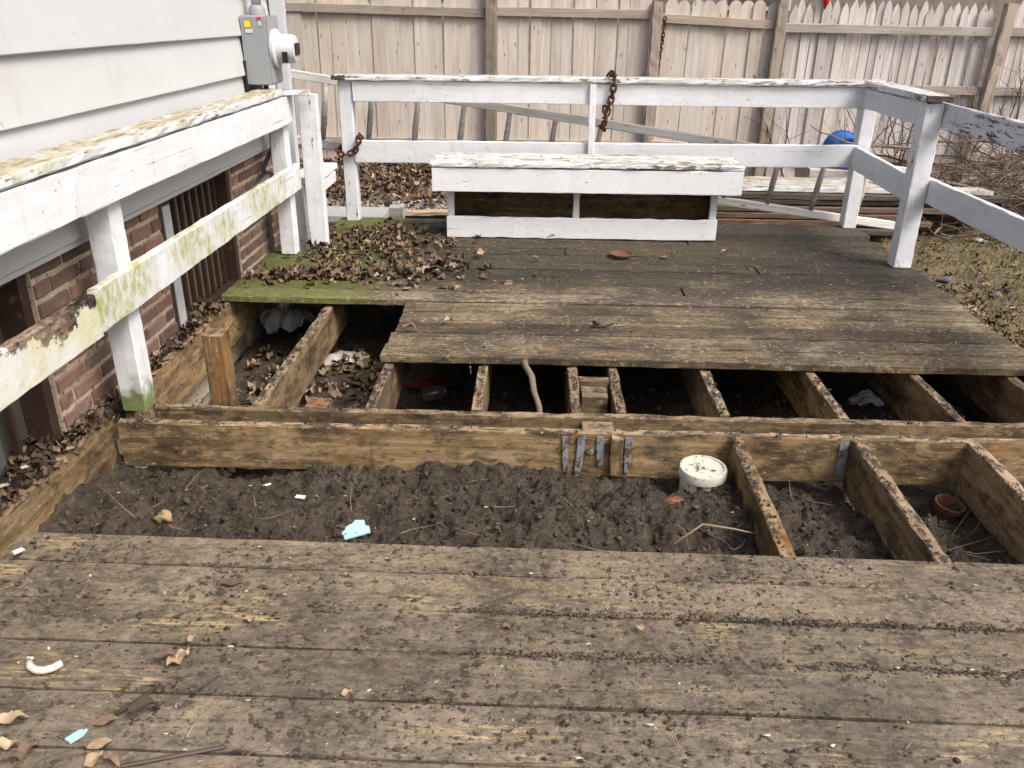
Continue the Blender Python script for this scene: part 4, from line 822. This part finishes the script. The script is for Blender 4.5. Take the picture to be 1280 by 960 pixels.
# by the fence, on the lawn, behind the deck
P_ = np.c_[nr.uniform(-4.5, .9, 5200), 7.2+1.75*nr.beta(2.4, 1.1, 5200), np.zeros(5200)]; P_[:, 2] = height_yard(P_[:, 0], P_[:, 1])+.01+nr.random(5200)*.03
n = len(P_); scatter('leaf_litter', LEAVES, P_, rot_rand(n, .5), nr.uniform(.045, .085, n), pal(n, [.2, .22, .16, .08, .16, .15, .03]), T_LEAF, 'brown leaf litter banked along the board fence', 'leaves')
Q1 = np.c_[2.26+np.abs(nr.normal(0, .32, 1500)), nr.uniform(3.0, 5.4, 1500), np.zeros(1500)]; Q2 = np.c_[nr.uniform(2.3, 6.5, 1500), nr.uniform(5.0, 8.9, 1500), np.zeros(1500)]; Q3 = np.c_[nr.uniform(-1.9, 2.2, 500), nr.uniform(5.95, 7.4, 500), np.zeros(500)]
P_ = np.concatenate([Q1, Q2, Q3]); P_[:, 2] = height_yard(P_[:, 0], P_[:, 1])+.01+nr.random(len(P_))*.02
n = len(P_); scatter('leaf_litter', LEAVES, P_, rot_rand(n, .45), nr.uniform(.02, .06, n), pal(n, WM_MID)*.8, T_LEAF, 'scattered dead leaves on the yard around the far deck edges', 'leaves')
# grass
N = 36000; GX = np.c_[nr.uniform(2.25, 7.5, N), nr.uniform(3.0, 8.9, N), np.zeros(N)]; keep = fbm(GX[:, 0], GX[:, 1], 2.2, 3, 21)+.15*nr.standard_normal(N) > -.1; GX = GX[keep]; GX[:, 2] = height_yard(GX[:, 0], GX[:, 1])-.004; n = len(GX)
BL_T = [(np.array([(-.07, 0, 0), (.07, 0, 0), (.05+k*.1, .25*k, .6), (.1+k*.2, .7*k, 1.)]), np.array([(0, 1, 2), (0, 2, 3)])) for k in (.4, 1.0, -.7)]
gc = np.array([(.155, .13, .065), (.22, .18, .095), (.105, .125, .045), (.29, .24, .15)])[nr.integers(0, 4, n)]
scatter('grass', BL_T, GX, np.c_[nr.normal(0, .5, n), nr.normal(0, .5, n), nr.uniform(0, 6.28, n)], nr.uniform(.025, .058, n), gc, T_GRASS, 'thin yellow-green winter lawn beyond the deck edge', 'grass')
# gravel behind the deck
N = 5200; GX = np.c_[nr.uniform(-2.6, 1.2, N), nr.uniform(5.95, 7.7, N), np.zeros(N)]; GX[:, 2] = height_yard(GX[:, 0], GX[:, 1])+.004
scatter('gravel', CRUMBS, GX, rot_rand(N, 1), nr.uniform(.008, .02, N), np.array([(.33, .31, .29)])*nr.uniform(.4, 1.4, (N, 1)), T_CLOD, 'pale grey gravel on the ground behind the deck', 'gravel')
# soil clods
N = 14000; GX = np.c_[nr.uniform(-1.5, 2.15, N), nr.uniform(1.82, 2.7, N), np.zeros(N)]; sz = .0014+.0085*nr.random(N)**5; GX[:, 2] = height_soil(GX[:, 0], GX[:, 1])+sz*.1
scatter('soil_clods', CLODS, GX, rot_rand(N, 1), sz[:, None]*nr.uniform(.6, 1.5, (N, 3)), np.array([(.044, .034, .025)])*nr.uniform(.4, 1.8, (N, 1)), T_CLOD, 'loose clods of dark soil in the dug opening', 'soil')
N = 1500; GX = np.c_[nr.uniform(-1.5, 2.1, N), nr.uniform(2.9, 3.9, N), np.zeros(N)]; GX[:, 2] = height_soil(GX[:, 0], GX[:, 1])+.003
scatter('rubble', CRUMBS, GX, rot_rand(N, 1), .004+.014*nr.random(N)**2.5, np.array([(.075, .058, .045)])*nr.uniform(.5, 2.2, (N, 1)), T_CLOD, 'stones and crumbs on the soil below the joists', 'rubble')
# mud crumbs on the front boards: clustered, plus ridges squeezed along the gaps
N = 40000; GX = np.c_[nr.uniform(-1.38, 2.2, N), nr.uniform(.75, 1.91, N), np.zeros(N)]
d = fbm(GX[:, 0], GX[:, 1], 3.0, 4, 31)+.6*fbm(GX[:, 0], GX[:, 1], 11, 3, 32); GX = GX[d+.28*nr.standard_normal(N) > .22]
gaps = [1.926-.125-.002, 1.926-.125-.146-.0065, 1.926-.125-2*.146-.011, 1.926-.125-2*.146-.148-.0155]
RG = []
for gy, cnt, a, b in ((gaps[0], 1000, -1.3, 2.2), (gaps[1], 5600, -.55, 2.0), (gaps[2], 4600, -.3, 2.0), (gaps[3], 700, -.9, 1.2)):
    gx_ = nr.uniform(a, b, cnt); gx_ = gx_[fbm(gx_, gx_*0+gy, 4, 3, 33)+.2*nr.standard_normal(len(gx_)) > -.05]; RG.append(np.c_[gx_, gy-.012*gx_+nr.normal(0, .0085, len(gx_))+.01*fbm(gx_, gx_*0+gy*9, 3, 2, 35), np.zeros(len(gx_))])
RG = np.concatenate(RG); sz1 = .0007+.0045*nr.random(len(GX))**6; sz2 = .0007+.0034*nr.random(len(RG))**4
GX = np.concatenate([GX, RG]); sz = np.concatenate([sz1, sz2]); GX[:, 2] = .0005+sz*.3; N = len(GX)
scatter('mud_crumbs', CRUMBS, GX, rot_rand(N, 1), sz[:, None]*np.c_[nr.uniform(.6, 2.2, N), nr.uniform(.6, 1.5, N), nr.uniform(.25, .55, N)], np.array([(.06, .046, .034)])*nr.uniform(.4, 1.9, (N, 1)), T_CLOD, 'crumbs of dark mud trodden over the foreground boards', 'mud')
# rot and dirt along joist and beam tops, and on the far boards
L_ = []
for x, y0, y1, cnt in ((.738, 1.95, 2.69, 170), (1.165, 1.95, 2.69, 170), (1.575, 1.95, 2.69, 150), (-.61, 2.9, 3.25, 160), (-.203, 2.88, 3.25, 90), (.18, 2.88, 3.25, 110), (.352, 2.88, 3.25, 110), (.75, 2.88, 3.25, 130), (1.198, 2.88, 3.25, 130), (1.64, 2.88, 3.25, 130), (-1.05, 2.88, 4.0, 200)):
    L_.append(np.c_[nr.normal(x, .011, cnt), nr.uniform(y0, y1, cnt), np.full(cnt, JT)])
for y, cnt in ((2.717, 240), (2.847, 200)): q = np.c_[nr.uniform(-1.5, 2.1, cnt), nr.normal(y, .009, cnt), np.full(cnt, JT)]; L_.append(q[fbm(q[:, 0], q[:, 1], 5, 2, 40) > -.02])
q = np.c_[nr.normal(-1.45, .07, 420), nr.uniform(2.66, 2.88, 420), np.full(420, JT)]; L_.append(q)
q = np.c_[nr.uniform(-.6, 2.15, 1700), nr.uniform(3.26, 5.3, 1700), np.full(1700, .001)]; L_.append(q[fbm(q[:, 0], q[:, 1], 2.5, 3, 41) > .08])
GX = np.concatenate(L_); N = len(GX); sz = .0012+.0042*nr.random(N)**4; GX[:, 2] += sz*.4
scatter('dirt_crumbs', CRUMBS, GX, rot_rand(N, 1), sz[:, None]*nr.uniform(.6, 1.5, (N, 3)), np.array([(.055, .042, .032)])*nr.uniform(.4, 2.0, (N, 1)), T_CLOD, 'crumbs of rotten wood and dirt on joists and far boards', 'dirt')
# pale flakes
N = 520; a = np.c_[nr.uniform(-1.35, 1.9, 110), nr.uniform(.9, 1.9, 110), np.full(110, .001)]; b = np.c_[nr.uniform(-1.2, 2.1, 150), nr.uniform(3.3, 5.3, 150), np.full(150, .001)]; c = np.c_[nr.uniform(-1.45, 2.0, 60), nr.uniform(1.95, 2.6, 60), np.zeros(60)]; c[:, 2] = height_soil(c[:, 0], c[:, 1])+.006
b = b[~((b[:, 0] < -.66) & (b[:, 1] < 4.06))]; GX = np.concatenate([a, b, c]); N = len(GX); fc = np.array([(.44, .47, .42), (.38, .30, .20), (.28, .21, .14), (.42, .36, .26)])[nr.integers(0, 4, N)]
scatter('paint_flakes', CHIP, GX, rot_rand(N, .12), np.c_[nr.uniform(.004, .018, N), nr.uniform(.003, .008, N), nr.uniform(.01, .02, N)], fc, T_CHIP, 'scattered pale paint flakes and wood splinters', 'flakes')
# straw, roots and splinters
VV, FF, off = [], [], 0
def straws(cnt, fx, fy, fz, Lr, r_, flat=.15):
    global off
    for _ in range(cnt):
        x, y = fx(), fy(); q, qr = wiggle((x, y, fz(x, y)+.004), (rnd.gauss(0, 1), rnd.gauss(0, .7), rnd.gauss(0, flat)), rnd.uniform(*Lr), r_, 5, .35)
        zf = fz(x, y)
        for p in q: p.z = max(p.z, zf+.001)
        v2, f2 = tube_arrays(q, qr, 4, False); VV.extend(v2); FF.extend([tuple(a+off for a in f) for f in f2]); off += len(v2)
straws(60, lambda: rnd.uniform(-1.4, 2), lambda: rnd.uniform(1.95, 2.6), zs, (.05, .22), .0018, .4)
straws(26, lambda: rnd.uniform(-1.3, 1.6), lambda: rnd.uniform(.95, 1.88), lambda x, y: .001, (.02, .06), .0014, .05)
straws(70, lambda: rnd.uniform(-1.2, 2.0), lambda: rnd.uniform(4.05, 5.3), lambda x, y: .008, (.03, .12), .0016, .02)
tag(put('straw', mesh_py('straw', VV, FF), PALE_STICK), 'stray straws, roots and splinters over soil and boards', 'straw', kind='stuff')

# ------------------------------------------------------------------ single leaves and sticks
def leaf_obj(p, size, rz, tmpl, col, label, group):
    tv, tf = LEAVES[tmpl]; V = tv*size; V = V.copy(); V[:, 2] -= V[:, 2].min()
    me = np_mesh('fallen_leaf', V, tf, np.tile(np.array(col), (len(V), 1)), True)
    lo = put('fallen_leaf', me, T_LEAF, None, Matrix.Translation((p.x, p.y, p.z+.002)) @ Euler((rnd.gauss(0, .08), rnd.gauss(0, .08), rz)).to_matrix().to_4x4()); sb = lo.modifiers.new('smooth', 'SUBSURF'); sb.levels = sb.render_levels = 2
    return tag(lo, label, 'leaf', group)
G1 = 'single dead leaves on the foreground boards'; L1 = 'single curled dead leaf on the muddy boards'
for px_, py_, s_, rz, t_, c_ in ((132, 903, .060, .3, 0, 2), (125, 932, .058, .5, 0, 3), (118, 952, .055, 1.2, 1, 3), (142, 955, .05, -.5, 3, 2), (22, 905, .055, .7, 3, 3), (8, 900, .05, 1.5, 1, 6), (10, 935, .055, .2, 4, 6), (34, 940, .06, 1.2, 1, 1), (18, 955, .05, .1, 3, 5), (208, 828, .065, .35, 3, 5), (222, 831, .06, .75, 4, 3), (230, 822, .055, .6, 2, 6), (240, 800, .035, 1.3, 1, 3), (290, 730, .075, .25, 0, 5), (312, 778, .035, .2, 4, 3), (433, 868, .035, .9, 1, 3), (636, 786, .04, .3, 4, 1), (800, 790, .04, 2, 3, 3), (262, 800, .04, 2.0, 2, 1), (180, 895, .08, .7, 3, 4)):
    nm = ('brown', 'brown', 'tan', 'tan', 'blackish', 'dull grey-brown', 'pale straw-coloured')[c_]; leaf_obj(on_z(px_, py_), s_*.8, rz, t_, PALETTE[c_]*.9, 'single curled '+nm+' dead leaf on the muddy boards', 'single '+nm+' leaves on the foreground boards')
G2 = 'single dead leaves on the boards before the bench'; L2 = 'single dead leaf lying on the boards in front of the bench'
for px_, py_ in ((600, 320), (670, 327), (635, 355), (570, 360), (598, 322), (690, 300), (905, 318), (830, 322), (560, 405), (512, 415), (550, 310)):
    leaf_obj(on_z(px_, py_, .006), rnd.uniform(.05, .075), rnd.uniform(0, 6), rnd.choice((0, 3)), PALETTE[rnd.choice((1, 2, 3))], L2, G2)
def stick(pts, r, mat, label, cat='stick', name='stick'):
    pts = [Vector(p) for p in pts]; c = pts[0]; rs = [r*(1-.35*i/(len(pts)-1))*rnd.uniform(.85, 1.1) for i in range(len(pts))]
    V, F = tube_arrays([p-c for p in pts], rs, 8); return tag(put(name, mesh_py(name, V, F, True), mat, None, Matrix.Translation(c)), label, cat)
p0, p1 = on_z(150, 958, .006), on_z(282, 933, .006)
tag(board('wood_strip', p0, p1, .010, .008, SCRAP_D, jit=.001, jag=.006), 'thin dark strip of wood lying beside the small blue chip', 'strip')
p0, p1 = on_z(145, 892, .008), on_z(200, 855, .008); stick([p0, p0.lerp(p1, .4)+Vector((.004, -.006, .002)), p1], .006, BARK_D, 'dark splintered stick on the muddy boards near the curled leaves')
p0, p1 = on_z(233, 922, .004), on_z(250, 892, .004); stick([p0, p1], .0025, PALE_STICK, 'pale short leaf stalk lying upright on the muddy boards', 'stalk', 'leaf_stalk')
p0, p1 = on_z(240, 866, .004), on_z(275, 843, .004); stick([p0, p0.lerp(p1, .5)+Vector((0, .003, 0)), p1], .003, SCRAP_D, 'dark splinter of wood between two foreground boards', 'splinter', 'splinter')
p0 = on_z(656, 456, -.02); p1 = on_z(674, 508, -.06)
stick([p0+Vector((0, .06, .0)), p0, p0.lerp(p1, .3)+Vector((.012, 0, 0)), p0.lerp(p1, .65), p1+Vector((0, -.0, -.0)), p1+Vector((.01, -.02, -.12))], .017, BARK, 'thick bare stick poking out between two joists under the far boards')
p0, p1 = on_z(842, 680, -.12), on_z(948, 668, -.12); stick([p0, p0.lerp(p1, .35)+Vector((0, .03, .04)), p0.lerp(p1, .7)+Vector((0, 0, .03)), p1], .004, PALE_STICK, 'pale crooked root lying against the front joist', 'root', 'root')
for q, (a, b) in enumerate((((738, 408), (768, 404)), ((742, 402), (760, 409)))): stick([on_z(*a, .006), on_z((a[0]+b[0])/2, (a[1]+b[1])/2+2, .008), on_z(*b, .006)], .006, BARK_D, ('dark twig on the middle of the far boards', 'crossing dark twig on the middle of the far boards')[q], 'twig', 'twig')

# ------------------------------------------------------------------ small lost things
def chip(name, outl, th, mat, M, label, cat):
    n = len(outl); V = [(a, b, 0) for a, b in outl]+[(a*.96, b*.96, th) for a, b in outl]; F = [tuple(reversed(range(n))), tuple(n+i for i in range(n))]+[(i, (i+1) % n, n+(i+1) % n, n+i) for i in range(n)]
    return tag(put(name, mesh_py(name, V, F), mat, None, M), label, cat)
p = on_z(95, 921, .003); chip('plastic_chip', [(-.020, -.006), (-.006, -.017), (.014, -.003), (.020, .012), (.004, .012)], .006, BLUE_CHIP, Matrix.Translation(p) @ Euler((.05, -.1, .15)).to_matrix().to_4x4(), 'small pale blue plastic chip on the muddy boards', 'chip')
p = soil_at(445, 660, .03); z_ = p.z
chip('plastic_shard', [(-.052, -.006), (-.034, -.044), (.048, -.022), (.043, .006), (.030, .011), (.026, .034), (-.004, .037), (-.012, .026)], .005, BLUE_CHIP, Matrix.Translation((p.x, p.y, z_+.026)) @ Euler((.26, -.06, .1)).to_matrix().to_4x4(), 'broken pale blue plastic shard lying on the dark soil', 'shard')
pp = [on_z(x, y, .012) for x, y in ((36, 826), (38, 834), (46, 838), (55, 838), (66, 835), (77, 829))]
pe = thing('pipe_piece', pp[2]-Vector((0, 0, .012)), 'curved white plastic pipe piece on the muddy boards', 'pipe')
tube('curved_tube', pp, [.0075, .0085, .0085, .0085, .0085, .0085], WHITE_PLASTIC, pe, 14)
for s_ in (-1, 1): tube('hooked_tip', [pp[0], pp[0]+Vector((s_*.004, .006, .003)), pp[0]+Vector((s_*.005, .010, -.001))], [.005, .004, .003], WHITE_PLASTIC, pe, 8)
# white pail with lid, sunk in the soil
pc = Vector((.618, 2.578, -.207)); pl = thing('white_pail', pc, 'white plastic pail with a lid half sunk in the soil at the beam', 'pail')
lathe('body', [(.072, -.04), (.078, .085), (.074, .085)], LID_PLASTIC, pl, Matrix.Translation(pc), 40)
lid = lathe('lid', [(.081, .070), (.084, .074), (.084, .100), (.081, .106), (.072, .107), (.070, .102), (.03, .103), (0, .1035)], LID_PLASTIC, pl, Matrix.Translation(pc) @ Euler((.03, 0, 0)).to_matrix().to_4x4(), 48)
put('grip', board_mesh(.05, .016, .012, seg=2, jit=0, bev=.003, seed=3), LID_PLASTIC, lid, Matrix.Translation(pc+Vector((0, 0, .109))) @ Euler((0, 0, .5)).to_matrix().to_4x4()); put('grip', board_mesh(.016, .04, .011, seg=2, jit=0, bev=.003, seed=3), LID_PLASTIC, lid, Matrix.Translation(pc+Vector((0, 0, .1085))) @ Euler((0, 0, .5)).to_matrix().to_4x4())
# terracotta
sp_ = on_z(776, 322); lathe('clay_saucer', [(0, .0), (.048, .0), (.056, .004), (.066, .026), (.070, .027), (.071, .022), (.066, .020), (.053, .009), (0, .008)], TERRACOTTA, None, Matrix.Translation(sp_+Vector((0, 0, .002))), 36); tag(bpy.data.objects['clay_saucer'], 'shallow terracotta saucer on the boards in front of the bench', 'saucer')
tp = soil_at(1186, 632, .03); lathe('clay_pot', [(.030, -.07), (.043, .0), (.050, .0), (.052, .022), (.047, .022), (.041, .0), (.028, -.06), (0, -.06)], TERRACOTTA, None, Matrix.Translation((tp.x, tp.y, zs(tp.x, tp.y)+.02)) @ Euler((.12, .1, 0)).to_matrix().to_4x4(), 32); tag(bpy.data.objects['clay_pot'], 'terracotta pot buried to its rim in the soil between joists', 'pot')
rb = soil_at(842, 629); cv, cf = CLODS[3]; Vb = cv*np.array([.055, .028, .022]); tag(put('brick_fragment', np_mesh('brick_fragment', Vb, cf), RED_BRICK, None, Matrix.Translation((rb.x, rb.y, zs(rb.x, rb.y)+.006)) @ Euler((0, 0, -.25)).to_matrix().to_4x4()), 'crumbled orange brick fragment in the soil beside the white pail', 'brick')
rb = soil_at(205, 650); Vb = CLODS[5][0]*np.array([.026, .02, .03]); tag(put('tan_stone', np_mesh('tan_stone', Vb, CLODS[5][1]), mat_simple('tan_stone', (.30, .22, .12), .9, .4, 40, .8), None, Matrix.Translation((rb.x, rb.y, zs(rb.x, rb.y)+.012))), 'small tan stone in the soil by the front boards', 'stone')
for px_, py_, rz, lb in ((333, 603, .9, 'white paint chip upright in the soil before the beam'), (375, 622, .1, 'flat white paint chip lying in the open soil')):
    p = soil_at(px_, py_, .01); chip('paint_chip', [(-.018, -.006), (.016, -.009), (.02, .006), (-.012, .009)], .003, WHITE_PLASTIC, Matrix.Translation((p.x, p.y, zs(p.x, p.y)+.012)) @ Euler((.3, .1, rz)).to_matrix().to_4x4(), lb, 'chip')
for px_, py_, rz, lb in ((32, 588, 1.3, 'white plastic scrap among leaves beside the ledger'), (6, 611, 1.1, 'tiny white scrap among leaves under the basement window'), (24, 694, 1.2, 'white sliver at the mossy corner of the front boards')):
    p = on_z(px_, py_, -.03 if py_ < 650 else .004); chip('plastic_scrap', [(-.017, -.007), (.017, -.005), (.015, .007), (-.014, .007)], .003, WHITE_PLASTIC, Matrix.Translation(p+Vector((0, 0, .012))) @ Euler((.4, .2, rz)).to_matrix().to_4x4(), lb, 'scrap')
for (px_, py_, r_, lb) in ((1180, 346, .06, 'flat grey slate at the deck edge by the corner post'), (1243, 363, .04, 'dark slate piece among leaves on the lawn edge'), (1225, 296, .06, 'pale stone on the lawn under the railing')):
    p = on_z(px_, py_, -.27); Vb = CLODS[(px_ % 7)][0]*np.array([r_, r_*.8, .03]); tag(put('yard_stone', np_mesh('yard_stone', Vb, CLODS[px_ % 7][1]), STONE if 'sl' in lb else SLAB, None, Matrix.Translation((p.x, p.y, zy(p.x, p.y)+.012))), lb, 'stone')
# crumpled plastic sheets below the boards
def crumple(name, c, sx_, sy_, hgt, mat, label, cat, seed, rz=0., n=26):
    u = np.linspace(-1, 1, n); X, Y = np.meshgrid(u, u); edge = 1+.22*fbm(X, Y, 1.6, 2, seed+50); Z = hgt*(.55*fbm(X, Y, 1.4, 3, seed)+.55*(1-np.minimum(1, X*X+Y*Y))+.35*np.abs(fbm(X, Y, 3.5, 2, seed+7)))
    R = np.sqrt(np.maximum(X*X, Y*Y)); k_ = np.where(R > 0, R/np.maximum(np.sqrt(X*X+Y*Y), 1e-6), 1); V = np.c_[(X*k_*edge*sx_).ravel(), (Y*k_*edge*sy_).ravel(), (Z-Z.min()).ravel()]
    i = (np.arange(n-1)[:, None]*n+np.arange(n-1)).ravel(); o = put(name, np_mesh(name, V, np.c_[i, i+1, i+n+1, i+n], None, True), mat, None, Matrix.Translation(c) @ Euler((0, 0, rz)).to_matrix().to_4x4())
    sm = o.modifiers.new('thickness', 'SOLIDIFY'); sm.thickness = .0015; return tag(o, label, cat)
g = lambda x, y, d=.0: Vector((x, y, zs(x, y)+d))
p = on_z(362, 412, -.36); crumple('plastic_bag', g(p.x, p.y), .17, .15, .16, CLOTH, 'grey plastic bag bulging in the open bay near the ledger', 'bag', 3, .4)
p = on_z(428, 442, -.36); crumple('plastic_sheet', g(p.x, p.y), .14, .06, .06, WHITE_PLASTIC, 'crumpled white plastic sheet beside the middle joist of the open bay', 'sheet', 8, .3)
p = on_z(1085, 492, -.34); crumple('film_scrap', g(p.x, p.y), .09, .05, .07, CLOTH, 'curved scrap of grey film below the right-end joists', 'film', 12, -.1)
bpy.data.objects['film_scrap']['label'] = 'curved scrap of grey film in the dark between two far joists'
p = on_z(535, 466, -.30); crumple('red_cloth', g(p.x, p.y), .13, .05, .03, mat_simple('faded_red_cloth', (.13, .012, .012), .9, .4, 14, .4), 'dull red cloth lying in the dark under the far boards', 'cloth', 15, .1)
p = on_z(528, 494, -.36); lathe('glass_jar', [(0, 0), (.038, 0), (.042, .008), (.042, .09), (.033, .105), (.033, .12), (.030, .12)], GLASS, None, Matrix.Translation(g(p.x, p.y, .042)) @ Euler((0, rad(80), .2)).to_matrix().to_4x4(), 28); tag(bpy.data.objects['glass_jar'], 'dusty glass jar lying in the dark bay below the far boards', 'jar')
